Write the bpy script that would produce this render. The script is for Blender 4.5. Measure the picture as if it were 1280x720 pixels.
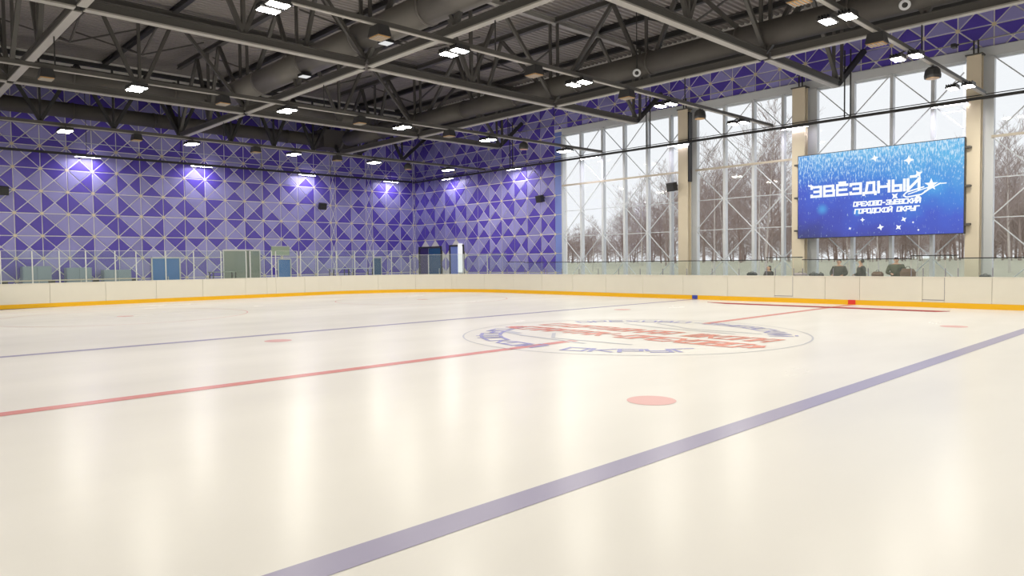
import bpy, math, random
from mathutils import Vector, Matrix
random.seed(7)
for o in list(bpy.data.objects): bpy.data.objects.remove(o)
S = bpy.context.scene
C = S.collection

# ---------------------------------------------------------------- camera
CAM = Vector((11.5224, -15.377, 1.9591))
yaw, pitch, roll, foc = 0.8088, -0.0375, -0.012, 888.94
f_ = Vector((-math.sin(yaw)*math.cos(pitch), math.cos(yaw)*math.cos(pitch), math.sin(pitch)))
r0 = f_.cross(Vector((0, 0, 1))).normalized(); u0 = r0.cross(f_)
r_ = math.cos(roll)*r0+math.sin(roll)*u0; u_ = -math.sin(roll)*r0+math.cos(roll)*u0
cd = bpy.data.cameras.new('camera'); cam = bpy.data.objects.new('camera', cd); C.objects.link(cam)
cd.sensor_width = 36; cd.lens = foc/1280*36; cd.clip_start = .05; cd.clip_end = 500
M = Matrix((r_, u_, -f_)).transposed().to_4x4(); M.translation = CAM; cam.matrix_world = M
S.camera = cam

# ---------------------------------------------------------------- world (overcast winter sky) and exposure
SKY = .80; LAMP = 222; TUBE = 120
w = bpy.data.worlds.new('overcast'); S.world = w; w.use_nodes = True
bg = w.node_tree.nodes['Background']; bg.inputs[0].default_value = (.95, .97, 1.0, 1); bg.inputs[1].default_value = SKY
S.view_settings.view_transform = 'Standard'; S.view_settings.look = 'None'
S.view_settings.exposure = 0.36; S.view_settings.gamma = 1

# ---------------------------------------------------------------- materials
def srgb(r, g, b):
    f = lambda c: (c/255/12.92) if c/255 <= .04045 else ((c/255+.055)/1.055)**2.4
    return (f(r), f(g), f(b), 1)
def mat(name, col, rough=.5, metal=0, noise=0, nscale=6, bump=0, spec=.5, col2=None):
    m = bpy.data.materials.new(name); m.use_nodes = True; nt = m.node_tree; b = nt.nodes['Principled BSDF']
    b.inputs['Roughness'].default_value = rough; b.inputs['Metallic'].default_value = metal
    b.inputs['Specular IOR Level'].default_value = spec
    b.inputs['Base Color'].default_value = col
    if noise or bump:
        tc = nt.nodes.new('ShaderNodeTexCoord'); n = nt.nodes.new('ShaderNodeTexNoise')
        n.inputs['Scale'].default_value = nscale; n.inputs['Detail'].default_value = 4
        nt.links.new(tc.outputs['Object'], n.inputs['Vector'])
        if noise:
            mx = nt.nodes.new('ShaderNodeMix'); mx.data_type = 'RGBA'
            c2 = col2 or tuple([max(0, c*(1-noise)) for c in col[:3]]+[1])
            mx.inputs[6].default_value = col; mx.inputs[7].default_value = c2
            nt.links.new(n.outputs['Fac'], mx.inputs[0]); nt.links.new(mx.outputs[2], b.inputs['Base Color'])
        if bump:
            bp = nt.nodes.new('ShaderNodeBump'); bp.inputs['Strength'].default_value = bump
            bp.inputs['Distance'].default_value = .01
            nt.links.new(n.outputs['Fac'], bp.inputs['Height']); nt.links.new(bp.outputs[0], b.inputs['Normal'])
    return m
def emit(name, col, st):
    m = bpy.data.materials.new(name); m.use_nodes = True; nt = m.node_tree; nt.nodes.clear()
    e = nt.nodes.new('ShaderNodeEmission'); e.inputs[0].default_value = col; e.inputs[1].default_value = st
    o = nt.nodes.new('ShaderNodeOutputMaterial'); nt.links.new(e.outputs[0], o.inputs[0]); return m
def glass(name, tint, refl=.08, haze=0.0):
    m = bpy.data.materials.new(name); m.use_nodes = True; nt = m.node_tree; nt.nodes.clear()
    t = nt.nodes.new('ShaderNodeBsdfTransparent'); t.inputs[0].default_value = tint
    g = nt.nodes.new('ShaderNodeBsdfGlossy'); g.inputs['Roughness'].default_value = .03
    fr = nt.nodes.new('ShaderNodeFresnel'); fr.inputs[0].default_value = 1.5
    mx = nt.nodes.new('ShaderNodeMixShader'); o = nt.nodes.new('ShaderNodeOutputMaterial')
    mm = nt.nodes.new('ShaderNodeMath'); mm.operation = 'MULTIPLY'; mm.inputs[1].default_value = refl/.04
    ge = nt.nodes.new('ShaderNodeNewGeometry'); iv = nt.nodes.new('ShaderNodeMath'); iv.operation = 'SUBTRACT'; iv.inputs[0].default_value = 1
    nt.links.new(ge.outputs['Backfacing'], iv.inputs[1]); m3 = nt.nodes.new('ShaderNodeMath'); m3.operation = 'MULTIPLY'
    nt.links.new(fr.outputs[0], m3.inputs[0]); nt.links.new(iv.outputs[0], m3.inputs[1])
    nt.links.new(m3.outputs[0], mm.inputs[0])
    nt.links.new(mm.outputs[0], mx.inputs[0]); nt.links.new(t.outputs[0], mx.inputs[1]); nt.links.new(g.outputs[0], mx.inputs[2])
    last = mx
    if haze:
        d = nt.nodes.new('ShaderNodeBsdfDiffuse'); d.inputs[0].default_value = (.75, .85, .82, 1)
        m2 = nt.nodes.new('ShaderNodeMixShader'); m2.inputs[0].default_value = haze
        nt.links.new(mx.outputs[0], m2.inputs[1]); nt.links.new(d.outputs[0], m2.inputs[2]); last = m2
    nt.links.new(last.outputs[0], o.inputs[0]); return m

ICE_ROUGH = .24
def ice_mat(name, col, mixn=.5):
    m = mat(name, col, ICE_ROUGH, noise=0, spec=.055)
    nt = m.node_tree; b = nt.nodes['Principled BSDF']
    tc = nt.nodes.new('ShaderNodeTexCoord')
    n = nt.nodes.new('ShaderNodeTexNoise'); n.inputs['Scale'].default_value = .35; n.inputs['Detail'].default_value = 6
    mp = nt.nodes.new('ShaderNodeMapping'); mp.inputs['Scale'].default_value = (1.3, .5, 1)
    nt.links.new(tc.outputs['Object'], mp.inputs[0]); nt.links.new(mp.outputs[0], n.inputs['Vector'])
    mx = nt.nodes.new('ShaderNodeMix'); mx.data_type = 'RGBA'
    mx.inputs[6].default_value = tuple(c*.93 for c in col[:3])+(1,)
    mx.inputs[7].default_value = tuple(min(1, c*1.04) for c in col[:3])+(1,)
    nt.links.new(n.outputs['Fac'], mx.inputs[0]); nt.links.new(mx.outputs[2], b.inputs['Base Color'])
    # fine skate marks
    n2 = nt.nodes.new('ShaderNodeTexNoise'); n2.inputs['Scale'].default_value = 9; n2.inputs['Detail'].default_value = 5
    mp2 = nt.nodes.new('ShaderNodeMapping'); mp2.inputs['Scale'].default_value = (.25, 1.8, 1); mp2.inputs['Rotation'].default_value = (0, 0, .5)
    nt.links.new(tc.outputs['Object'], mp2.inputs[0]); nt.links.new(mp2.outputs[0], n2.inputs['Vector'])
    bp = nt.nodes.new('ShaderNodeBump'); bp.inputs['Strength'].default_value = .05; bp.inputs['Distance'].default_value = .004
    nt.links.new(n2.outputs['Fac'], bp.inputs['Height']); nt.links.new(bp.outputs[0], b.inputs['Normal'])
    rr = nt.nodes.new('ShaderNodeMapRange'); rr.inputs[3].default_value = ICE_ROUGH*.8; rr.inputs[4].default_value = ICE_ROUGH*1.3
    nt.links.new(n.outputs['Fac'], rr.inputs[0]); nt.links.new(rr.outputs[0], b.inputs['Roughness'])
    return m

m_ice = ice_mat('ice', (.79, .772, .745, 1))
m_red = ice_mat('red ice paint', (.68, .30, .28, 1))
m_redlogo = ice_mat('red logo paint', (.72, .30, .24, 1))
m_redpale = ice_mat('pale red spot paint', (.76, .47, .46, 1))
m_blue = ice_mat('blue ice paint', (.40, .38, .52, 1))
m_thin = ice_mat('pale blue ring paint', (.56, .57, .63, 1))
m_bluelogo = ice_mat('blue logo paint', (.38, .38, .66, 1))
m_dark_red = mat('dark red mat', srgb(172, 62, 58), .7, noise=.2)
m_board = mat('cream polyethylene board', (.76, .725, .63, 1), .35, noise=.05, nscale=2)
m_boardgap = mat('board joint grey', srgb(150, 140, 125), .6)  # flat grey of the backing frame seen between board panels
m_kick = mat('yellow kick plate', srgb(238, 182, 8), .4)
m_kickred = mat('red kick mark', srgb(225, 60, 45), .4)
m_kickblue = mat('blue kick mark', srgb(60, 75, 175), .4)
m_line = mat('grey line trim', srgb(140, 135, 145), .5)
m_conc = mat('grey rubber floor', srgb(120, 118, 116), .7, noise=.2, nscale=3)
m_tl = mat('light lavender panel', srgb(164, 160, 226), .35, noise=.08, nscale=1.1)
m_tl2 = mat('grey lavender panel', srgb(152, 148, 212), .35, noise=.08, nscale=1.1)
m_td = mat('deep violet panel', srgb(98, 80, 196), .35, noise=.12, nscale=1.1)
m_joint = mat('pale joint profile', srgb(246, 244, 240), .5)
m_node = mat('cream joint plate', srgb(240, 228, 195), .5)
m_cornflower = mat('cornflower blue panel', srgb(132, 152, 228), .35)
m_steel = mat('grey painted steel', (.10, .096, .09, 1), .55, noise=.15, nscale=2)
m_steel_d = mat('dark painted steel', (.035, .035, .036, 1), .5)
m_flange = mat('light grey steel and ice bounce', (.40, .385, .36, 1), .5, noise=.1, nscale=2)  # ice bounce put into chord undersides; elsewhere plain light grey steel
m_deck = mat('grey corrugated roof deck', (.31, .285, .275, 1), .6, noise=.1)
m_duct = mat('galvanised duct', (.20, .188, .175, 1), .5, .25, noise=.2, nscale=1.5)
m_ductdark = mat('dark insulated duct', (.10, .092, .085, 1), .7, noise=.25, nscale=1.5)
m_white = mat('white painted frame', (.66, .69, .73, 1), .4)
m_beige = mat('beige steel column', srgb(226, 214, 192), .5, noise=.12, nscale=1.2)
m_beam = mat('beige window beam', srgb(200, 190, 175), .5)
m_alu = mat('aluminium post', (.70, .70, .68, 1), .35, .4)
m_black = mat('black plastic', (.018, .018, .02, 1), .5)
m_dgrey = mat('charcoal housing', (.045, .045, .048, 1), .5)
m_gold = mat('unlit amber reflector', srgb(214, 170, 110), .3, .3)
m_lamp = emit('lamp glow', (1, .955, .84, 1), LAMP)
m_tube = emit('cool tube glow', (.93, .88, 1, 1), TUBE)
m_spot = emit('small lit panel', (1, 1, 1, 1), .6)
m_glass = glass('window glass', (.985, .99, .99, 1), .05)
m_rink = glass('rink glass', (.95, .98, .965, 1), .05, .035)
m_snow = mat('snow ground', (.80, .82, .86, 1), .8, noise=.1, nscale=.3)
m_grass = mat('frosty grass verge', srgb(214, 208, 186), .9, noise=.3, nscale=.4)
m_birch = mat('white birch bark', srgb(225, 215, 205), .8, noise=.35, nscale=9)
m_twig = mat('hazy grey brown twigs', srgb(168, 152, 145), .9)  # paled: distance haze is put into the bark colour
m_twig2 = mat('hazy reddish brown twigs', srgb(156, 135, 127), .9)  # haze of the distance put into this reddish brown too
m_skin = mat('skin', srgb(205, 160, 135), .6)
m_hair = mat('dark brown hair', srgb(52, 40, 36), .7)
m_jgrey = mat('grey green jacket', srgb(74, 72, 66), .8, noise=.2)
m_jolive = mat('olive jacket', srgb(80, 82, 62), .8, noise=.2)
m_jblack = mat('dark coat', srgb(58, 52, 52), .8)
m_trou = mat('brown trousers', srgb(92, 72, 60), .8)
m_hem = mat('olive green hem', srgb(110, 105, 40), .8)
m_tealdoor = mat('teal door', srgb(45, 95, 140), .4)
m_bluedoor = mat('bright blue door', srgb(70, 130, 200), .4)
m_greengrey = mat('grey green shutter', srgb(140, 152, 140), .5, noise=.1)
m_wood = mat('pale table top', srgb(205, 205, 195), .5)
m_bag = mat('brown bag', srgb(110, 82, 66), .8)
m_pinkgrey = mat('pink grey case', srgb(170, 155, 160), .6)

# ---------------------------------------------------------------- helpers
class MB:
    def __init__(s): s.v = []; s.f = []; s.mi = []
    def add(s, vs, fs, mi=0):
        n = len(s.v); s.v += [tuple(v) for v in vs]; s.f += [tuple(n+i for i in f) for f in fs]; s.mi += [mi]*len(fs); return s
    def box(s, a, b, mi=0):
        (x0, y0, z0), (x1, y1, z1) = a, b
        return s.add([(x0,y0,z0),(x1,y0,z0),(x1,y1,z0),(x0,y1,z0),(x0,y0,z1),(x1,y0,z1),(x1,y1,z1),(x0,y1,z1)],
              [(0,3,2,1),(4,5,6,7),(0,1,5,4),(1,2,6,5),(2,3,7,6),(3,0,4,7)], mi)
    def bar(s, p, q, w_, h_, up=(0,0,1), mi=0, off=(0,0)):
        p = Vector(p); q = Vector(q); d = (q-p).normalized(); up = Vector(up)
        if abs(d.dot(up)) > .97: up = Vector((1,0,0)) if abs(d.x) < .9 else Vector((0,1,0))
        a = d.cross(up).normalized(); b = a.cross(d)
        vs = [c+a*(sx*w_/2+off[0])+b*(sy*h_/2+off[1]) for c in (p, q) for sx, sy in ((-1,-1),(1,-1),(1,1),(-1,1))]
        return s.add(vs, [(3,2,1,0),(4,5,6,7),(0,1,5,4),(1,2,6,5),(2,3,7,6),(3,0,4,7)], mi)
    def tube(s, pts, rad, n=8, mi=0, cap=True):
        pts = [Vector(p) for p in pts]; N = len(pts); rs = rad if isinstance(rad, (list, tuple)) else [rad]*N
        base = len(s.v); pa = None
        for i, p in enumerate(pts):
            d = (pts[min(i+1, N-1)]-pts[max(i-1, 0)]).normalized()
            if pa is None:
                up = Vector((0,0,1)) if abs(d.z) < .9 else Vector((1,0,0)); a = d.cross(up).normalized()
            else: a = (pa-d*pa.dot(d)).normalized()
            pa = a; b = d.cross(a)
            for k in range(n):
                t = 2*math.pi*k/n; s.v.append(tuple(p+(a*math.cos(t)+b*math.sin(t))*rs[i]))
        for i in range(N-1):
            for k in range(n):
                s.f.append((base+i*n+k, base+i*n+(k+1) % n, base+(i+1)*n+(k+1) % n, base+(i+1)*n+k)); s.mi.append(mi)
        if cap:
            s.f.append(tuple(base+k for k in reversed(range(n)))); s.mi.append(mi)
            s.f.append(tuple(base+(N-1)*n+k for k in range(n))); s.mi.append(mi)
        return s
    def lathe(s, prof, n=16, mi=0, c=(0,0,0)):
        base = len(s.v)
        for r, z in prof:
            for k in range(n):
                t = 2*math.pi*k/n; s.v.append((c[0]+r*math.cos(t), c[1]+r*math.sin(t), c[2]+z))
        for i in range(len(prof)-1):
            for k in range(n):
                s.f.append((base+i*n+k, base+i*n+(k+1) % n, base+(i+1)*n+(k+1) % n, base+(i+1)*n+k)); s.mi.append(mi)
        s.f.append(tuple(base+k for k in reversed(range(n)))); s.mi.append(mi)
        s.f.append(tuple(base+(len(prof)-1)*n+k for k in range(n))); s.mi.append(mi)
        return s
    def ibeam(s, p, q, w_, h_, mi=0):
        s.bar(p, q, w_, .05, mi=mi, off=(0, -h_/2+.025)); s.bar(p, q, w_*.8, .04, off=(0, h_/2-.02)); s.bar(p, q, .09, h_-.09)
        return s
    def mesh(s, name, mats):
        me = bpy.data.meshes.new(name); me.from_pydata(s.v, [], s.f); me.update()
        for m in (mats if isinstance(mats, (list, tuple)) else [mats]): me.materials.append(m)
        if isinstance(mats, (list, tuple)) and len(mats) > 1: me.polygons.foreach_set('material_index', s.mi)
        return me
    def build(s, name, mats, parent=None, smooth=False):
        me = s.mesh(name, mats)
        if smooth: me.polygons.foreach_set('use_smooth', [True]*len(me.polygons))
        return link(name, me, parent)
def link(name, me, parent=None, loc=None):
    o = bpy.data.objects.new(name, me); C.objects.link(o)
    if parent is not None:
        me.transform(Matrix.Translation(-parent_loc(parent))); o.parent = parent
    if loc is not None: o.location = loc
    return o
def parent_loc(p):
    v = Vector(p.location)
    while p.parent is not None: p = p.parent
    return Vector(p.location)
def tag(o, label, cat, group=None, kind=None):
    o['label'] = label; o['category'] = cat
    if group: o['group'] = group
    if kind: o['kind'] = kind
    return o
def thing(name, loc, label, cat, group=None):
    o = bpy.data.objects.new(name, None); C.objects.link(o); o.location = loc; o.empty_display_size = .2
    return tag(o, label, cat, group)
def struct(o, label=None, cat=None):
    o['kind'] = 'structure'
    if label: o['label'] = label
    if cat: o['category'] = cat
    return o
def dup(root, loc, label=None, group=None):
    r = root.copy(); C.objects.link(r); r.location = loc
    if label: r['label'] = label
    if group: r['group'] = group
    for ch in list(root.children):
        c = ch.copy(); C.objects.link(c); c.parent = r
        for g in ch.children:
            d = g.copy(); C.objects.link(d); d.parent = c
    return r
def ordw(i): return ['first','second','third','fourth','fifth','sixth','seventh','eighth','ninth','tenth','eleventh','twelfth','thirteenth','fourteenth','fifteenth','sixteenth','seventeenth','eighteenth','nineteenth','twentieth'][i]

XE, YW = -33.95, 17.7      # left wall plane, window wall plane
BX, BY, RAD = -28.95, 15.0, 8.5

# ---------------------------------------------------------------- floor and ice
floor = struct(MB().box((-34.3, -18.6, -.4), (36, 18.2, -.03)).build('floor', m_conc), 'grey rubber flooring around the ice rink', 'floor')
def rink_outline(off=0, n=14):
    pts = []
    R = RAD+off
    for cx, cy, a0 in ((BX+RAD, BY-RAD, 180), (30-RAD, BY-RAD, 90), (30-RAD, -BY+RAD, 0), (BX+RAD, -BY+RAD, 270)):
        for i in range(n+1):
            a = math.radians(a0-90*i/n); pts.append((cx+R*math.cos(a), cy+R*math.sin(a)))
    return pts
ol = rink_outline(.02); n = len(ol)
b = MB(); b.add([(x, y, 0) for x, y in ol]+[(x, y, -.05) for x, y in ol], [tuple(reversed(range(n)))]+[(i, (i+1) % n, n+(i+1) % n, n+i) for i in range(n)])
ice = b.build('ice_sheet', m_ice); tag(ice, 'smooth cream white ice sheet with painted hockey lines and spots', 'ice'); ice['kind'] = 'structure'
def flat(name, polys, m, z=.003):
    b = MB()
    for i, p in enumerate(polys): b.add([(x, y, z+(i % 12)*.00015) for x, y in p], [tuple(range(len(p)))])
    return b.build(name, m, ice)
def rect(x0, y0, x1, y1): return [(x0, y0), (x1, y0), (x1, y1), (x0, y1)]
XB = 7.387
flat('blue_line', [rect(XB-.15, -15, XB+.15, 14.99)], m_blue)['label'] = 'broad blue line across the near ice'
flat('blue_line', [rect(-XB-.15, -15, -XB+.15, 14.99)], m_blue)['label'] = 'thin dark far blue line across the ice'
flat('centre_line', [rect(-.15, -15, .15, -2.3), rect(-.15, 3.7, .15, 14.99)], m_red)['label'] = 'red centre line across the ice'
for x in (-24.95, 26):
    yy = 14.99-RAD+math.sqrt(max(0, RAD**2-(abs(x-BX)-RAD)**2)) if x < 0 else 14
    flat('goal_line', [rect(x-.03, -yy, x+.03, yy)], m_redpale)
def disc(cx, cy, r, n=32): return [(cx+r*math.cos(2*math.pi*i/n), cy+r*math.sin(2*math.pi*i/n)) for i in range(n)]
for x in (XB-1.65, -XB+1.65):
    for y in (-7.2, 7.1): flat('faceoff_spot', [disc(x, y, .34)], m_redpale)
for y in (-7.2, 7.1): flat('faceoff_spot', [disc(-18.9, y, .3)], m_redpale)
def ring(cx, cy, r, w_, n=96):
    P = []
    for i in range(n):
        a, b_ = 2*math.pi*i/n, 2*math.pi*(i+1)/n
        P.append([(cx+(r-w_)*math.cos(a), cy+(r-w_)*math.sin(a)), (cx+r*math.cos(a), cy+r*math.sin(a)), (cx+r*math.cos(b_), cy+r*math.sin(b_)), (cx+(r-w_)*math.cos(b_), cy+(r-w_)*math.sin(b_))])
    return P
flat('centre_circle', ring(0, 0, 4.5, .045), m_thin)['label'] = 'thin pale centre circle'
for y in (-7.2, 7.1): flat('faceoff_circle', ring(-18.9, y, 4.5, .05), m_redpale)

# square stroke letters: cell 4 wide x 5 high, list of polylines
G = {
 'З': [[(0,4.4),(0,5),(4,5),(4,0),(0,0),(0,.6)],[(1.3,2.5),(4,2.5)]],
 'В': [[(0,0),(0,5),(3.7,5),(3.7,2.6),(4,2.4),(4,0),(0,0)],[(0,2.5),(3.9,2.5)]],
 'Е': [[(4,5),(0,5),(0,0),(4,0)],[(0,2.5),(3.6,2.5)]],
 'Ё': [[(4,5),(0,5),(0,0),(4,0)],[(0,2.5),(3.6,2.5)],[(1,6.2),(1.5,6.2)],[(2.6,6.2),(3.1,6.2)]],
 'Д': [[(-.3,-.8),(-.3,0),(4.3,0),(4.3,-.8)],[(.6,0),(1.2,5),(3.7,5),(3.7,0)]],
 'Н': [[(0,0),(0,5)],[(4,0),(4,5)],[(0,2.5),(4,2.5)]],
 'Ы': [[(0,5),(0,0),(2.9,0),(2.9,2.5),(0,2.5)],[(4.2,0),(4.2,5)]],
 'Й': [[(0,5),(0,0),(4,5),(4,0)],[(1.2,6.3),(2.8,6.3)]],
 'И': [[(0,5),(0,0),(4,5),(4,0)]],
 'О': [[(0,0),(0,5),(4,5),(4,0),(0,0)]],
 'Р': [[(0,0),(0,5),(4,5),(4,2),(0,2)]],
 'Х': [[(0,0),(4,5)],[(0,5),(4,0)]],
 '-': [[(1,2.5),(3,2.5)]],
 'У': [[(0,5),(0,2.3),(4,2.3)],[(4,5),(4,0),(.4,0)]],
 'С': [[(4,5),(0,5),(0,0),(4,0)]],
 'К': [[(0,0),(0,5)],[(4,5),(1,2.5),(4,0)],[(0,2.5),(1,2.5)]],
 'Г': [[(0,0),(0,5),(4,5)]],
 'П': [[(0,0),(0,5),(4,5),(4,0)]],
 'Т': [[(0,5),(4,5)],[(2,5),(2,0)]],
 'А': [[(0,0),(0,3.6),(1.4,5),(4,5),(4,0)],[(0,2),(4,2)]],
 'Я': [[(4,0),(4,5),(0,5),(0,2.2),(4,2.2)],[(1.6,2.2),(0,0)]],
 'Ш': [[(0,5),(0,0),(4,0),(4,5)],[(2,0),(2,5)]],
 'Л': [[(0,0),(1,5),(4,5),(4,0)]],
 '«': [[(2,4),(.8,2.5),(2,1)],[(3.6,4),(2.4,2.5),(3.6,1)]],
 '»': [[(.8,4),(2,2.5),(.8,1)],[(2.4,4),(3.6,2.5),(2.4,1)]],
 ' ': [],
}
def glyph(ch, sx, sy, t, shear=0):
    """quads in 2D; sx, sy metres per unit, t stroke thickness"""
    out = []
    for pl in G[ch]:
        for (x0, y0), (x1, y1) in zip(pl, pl[1:]):
            p = Vector((x0*sx+shear*y0*sy, y0*sy)); q = Vector((x1*sx+shear*y1*sy, y1*sy)); d = (q-p).normalized()
            nn = Vector((-d.y, d.x))*t/2; p2 = p-d*t/2; q2 = q+d*t/2
            out.append([tuple(p2-nn), tuple(q2-nn), tuple(q2+nn), tuple(p2+nn)])
    return out
def line_text(txt, x0, y0, width, h, t, shear=0, adv=5.4):
    sx = width/(adv*len(txt)-1.4); sy = h/5; P = []
    for i, ch in enumerate(txt):
        for q in glyph(ch, sx, sy, t, shear): P.append([(x0+i*adv*sx+x, y0+y) for x, y in q])
    return P
def arc_text(txt, r, a0, a1, h, wch, t, outward):
    P = []
    for i, ch in enumerate(txt):
        a = math.radians(a0+(a1-a0)*i/(len(txt)-1))
        for q in glyph(ch, wch/4, h/5, t):
            pp = []
            for x, y in q:
                x -= wch/2
                tx, ty = (-math.sin(a), math.cos(a)); rx, ry = (math.cos(a), math.sin(a))
                if outward: X = r*rx-x*tx+y*rx; Y = r*ry-x*ty+y*ry
                else: X = r*rx+x*tx-y*rx; Y = r*ry+x*ty-y*ry
                pp.append((X, Y))
            P.append(pp)
    return P
flat('logo_lettering', line_text('СПОРТИВНАЯ ШКОЛА', -3.6, .25, 7.2, .75, .12, .15), m_redlogo, .005)['label'] = 'red upper lettering in the centre circle'
flat('logo_lettering', line_text('«СПАРТАК-ОРЕХОВО»', -4.0, -1.05, 8.0, .75, .14, .15), m_redlogo, .005)['label'] = 'red lower lettering in the centre circle'
flat('logo_lettering', arc_text('ГОРОДСКОЙ ОКРУГ', 4.0, 196, 325, .5, .46, .10, False), m_bluelogo, .005)['label'] = 'blue lettering curved along the near side of the centre circle'
flat('logo_lettering', arc_text('ОРЕХОВО-ЗУЕВСКИЙ', 3.5, 150, 30, .5, .38, .08, True), m_bluelogo, .005)['label'] = 'blue lettering curved along the far side of the centre circle'
def stroke2(pts, w_):
    P = []
    for p, q in zip(pts, pts[1:]):
        p = Vector(p); q = Vector(q); d = (q-p).normalized(); nn = Vector((-d.y, d.x))*w_/2
        P.append([tuple(p-nn), tuple(q-nn), tuple(q+nn), tuple(p+nn)])
    return P
flat('logo_sticks', stroke2([(-2.9,-1.9),(-1.9,-2.25),(.6,-2.6)], .12)+stroke2([(-3.1,-1.75),(-2.3,-1.98)], .3)+stroke2([(-1.6,-1.3),(-.8,-2.2),(1.6,-2.1)], .10)+
     stroke2([(-1.9,2.2),(-.3,1.75),(2.2,1.5)], .08)+stroke2([(-1.2,2.9),(.5,2.0),(2.7,1.95)], .08), m_thin, .0045)['label'] = 'thin blue crossed stick strokes in the centre circle'

# red mat strip by the benches
b = MB(); b.add([(x, y, z) for z in (.0, .015) for x, y in ((-5.6, 13.15), (4.05, 13.15), (3.75, 12.6), (-4.4, 12.6))],
      [(3,2,1,0),(4,5,6,7),(0,1,5,4),(1,2,6,5),(2,3,7,6),(3,0,4,7)])
tag(b.build('floor_mat', m_dark_red), 'long narrow dark red strip lying on the ice before the far benches', 'mat')

# ---------------------------------------------------------------- rink boards, kick plates, glass
def boardpath():
    """far side from X=12 along Y=15, round the corner, along the end boards to Y=-11"""
    pts = []; L = []
    x = 12.0
    while x > BX+RAD+.01: pts.append((x, BY)); x -= 1.0
    pts.append((BX+RAD, BY))
    N = 16
    for i in range(1, N+1):
        a = math.radians(90+90*i/N); pts.append((BX+RAD+RAD*math.cos(a), BY-RAD+RAD*math.sin(a)))
    y = BY-RAD-1
    while y > -14.5: pts.append((BX, y)); y -= 1.0
    return pts
bp_ = boardpath()
segs = []
s_acc = [0]
for p, q in zip(bp_, bp_[1:]): s_acc.append(s_acc[-1]+math.dist(p, q))
TOT = s_acc[-1]
def at_s(s):
    s = max(0, min(TOT-1e-6, s))
    for i in range(len(s_acc)-1):
        if s <= s_acc[i+1]:
            t = (s-s_acc[i])/(s_acc[i+1]-s_acc[i]); p, q = Vector(bp_[i]), Vector(bp_[i+1]); d = (q-p).normalized()
            return p.lerp(q, t), Vector((d.y, -d.x))   # outward normal
def wallstrip(s0, s1, z0, z1, d0, d1):
    """strip of the board path between offsets d0 (in) and d1 (out)"""
    ss = [s0]+[s for s in s_acc if s0+.02 < s < s1-.02]+[s1]; b = MB(); P = []
    for s in ss:
        p, nn = at_s(s)
        # smooth normal on the arc
        if p.x < BX+RAD-.01 and p.y > BY-RAD+.01:
            nn = (p-Vector((BX+RAD, BY-RAD))).normalized()
        elif p.x >= BX+RAD-.01: nn = Vector((0, 1))
        else: nn = Vector((-1, 0))
        P.append((p+nn*d0, p+nn*d1))
    vs = []
    for a, c in P: vs += [(a.x, a.y, z0), (c.x, c.y, z0), (c.x, c.y, z1), (a.x, a.y, z1)]
    fs = [(0,1,2,3), tuple(4*(len(P)-1)+k for k in (3,2,1,0))]
    for i in range(len(P)-1):
        for k in range(4): fs.append((4*i+k, 4*(i+1)+k, 4*(i+1)+(k+1) % 4, 4*i+(k+1) % 4))
    return b.add(vs, fs)
def s_of_x(x): return 12.0-x
ARC0 = s_of_x(BX+RAD); ARCL = s_acc[[i for i, p in enumerate(bp_) if abs(p[0]-BX) < 1e-4][0]]-ARC0
def s_of_y(y): return ARC0+ARCL+(BY-RAD-y)
TOPB, TOPK = 1.18, .20
boards = thing('rink_boards', (-20.45, 15, 0), 'cream hockey rink boards with yellow kick plate curving around the far ice', 'boards')
cuts = [s_of_x(x) for x in (9.6, 7.2, 4.9)]+[s_of_x(3.38), s_of_x(2.62), s_of_x(.3), s_of_x(-1.1), s_of_x(-2.5), s_of_x(-3.34)]
s = s_of_x(-3.34)+2.3
while s < s_of_y(1.9)-1.2: cuts.append(s); s += 2.42
cuts += [s_of_y(1.9), s_of_y(3.75)]
cuts = sorted(set(cuts))
s = s_of_y(1.9)+2.42
while s < TOT: cuts.append(s); s += 2.42
cuts = [0]+sorted(c for c in cuts)+[TOT]
cuts2 = [cuts[0]]
for c in cuts[1:]:
    if c-cuts2[-1] > .5: cuts2.append(c)
cuts = cuts2
wallstrip(0, TOT, .0, TOPB-.03, .05, .09).build('frame', m_boardgap, boards)
GAP = .006
doors = [(s_of_x(3.38), s_of_x(2.62)), (s_of_x(-2.5), s_of_x(-3.34))]
for a, c in zip(cuts, cuts[1:]):
    isd = any(abs(a-d[0]) < .05 for d in doors)
    if isd:
        o = wallstrip(a+.012, c-.012, .30, TOPB-.03, .0, .05).build('gate', m_board, boards); o['label'] = 'board gate outlined by a thin dark gap'
        wallstrip(a, c, .275, .30, -.012, .05).build('gate_sill', m_line, o)
        wallstrip(a+GAP, c-GAP, TOPK, .275, .0, .05).build('board_panel', m_board, boards)
        wallstrip(a-.002, a+.014, .30, TOPB-.03, .0, .045).build('gate_edge', m_line, o)
    else:
        wallstrip(a+GAP, c-GAP, TOPK, TOPB-.03, .0, .05).build('board_panel', m_board, boards)
    kc = m_kick
    wallstrip(a, c, .0, TOPK, -.012, .05).build('kick_plate', kc, boards)
for x, m, nm in ((0, m_kickred, 'red mark on the yellow kick plate'), (-XB, m_kickblue, 'blue mark on the yellow kick plate')):
    o = wallstrip(s_of_x(x+.15), s_of_x(x-.15), .02, TOPK, -.018, .0).build('line_mark', m, boards); o['label'] = nm
wallstrip(0, TOT, TOPB-.03, TOPB, -.015, .11).build('board_cap', m_board, boards)

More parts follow.
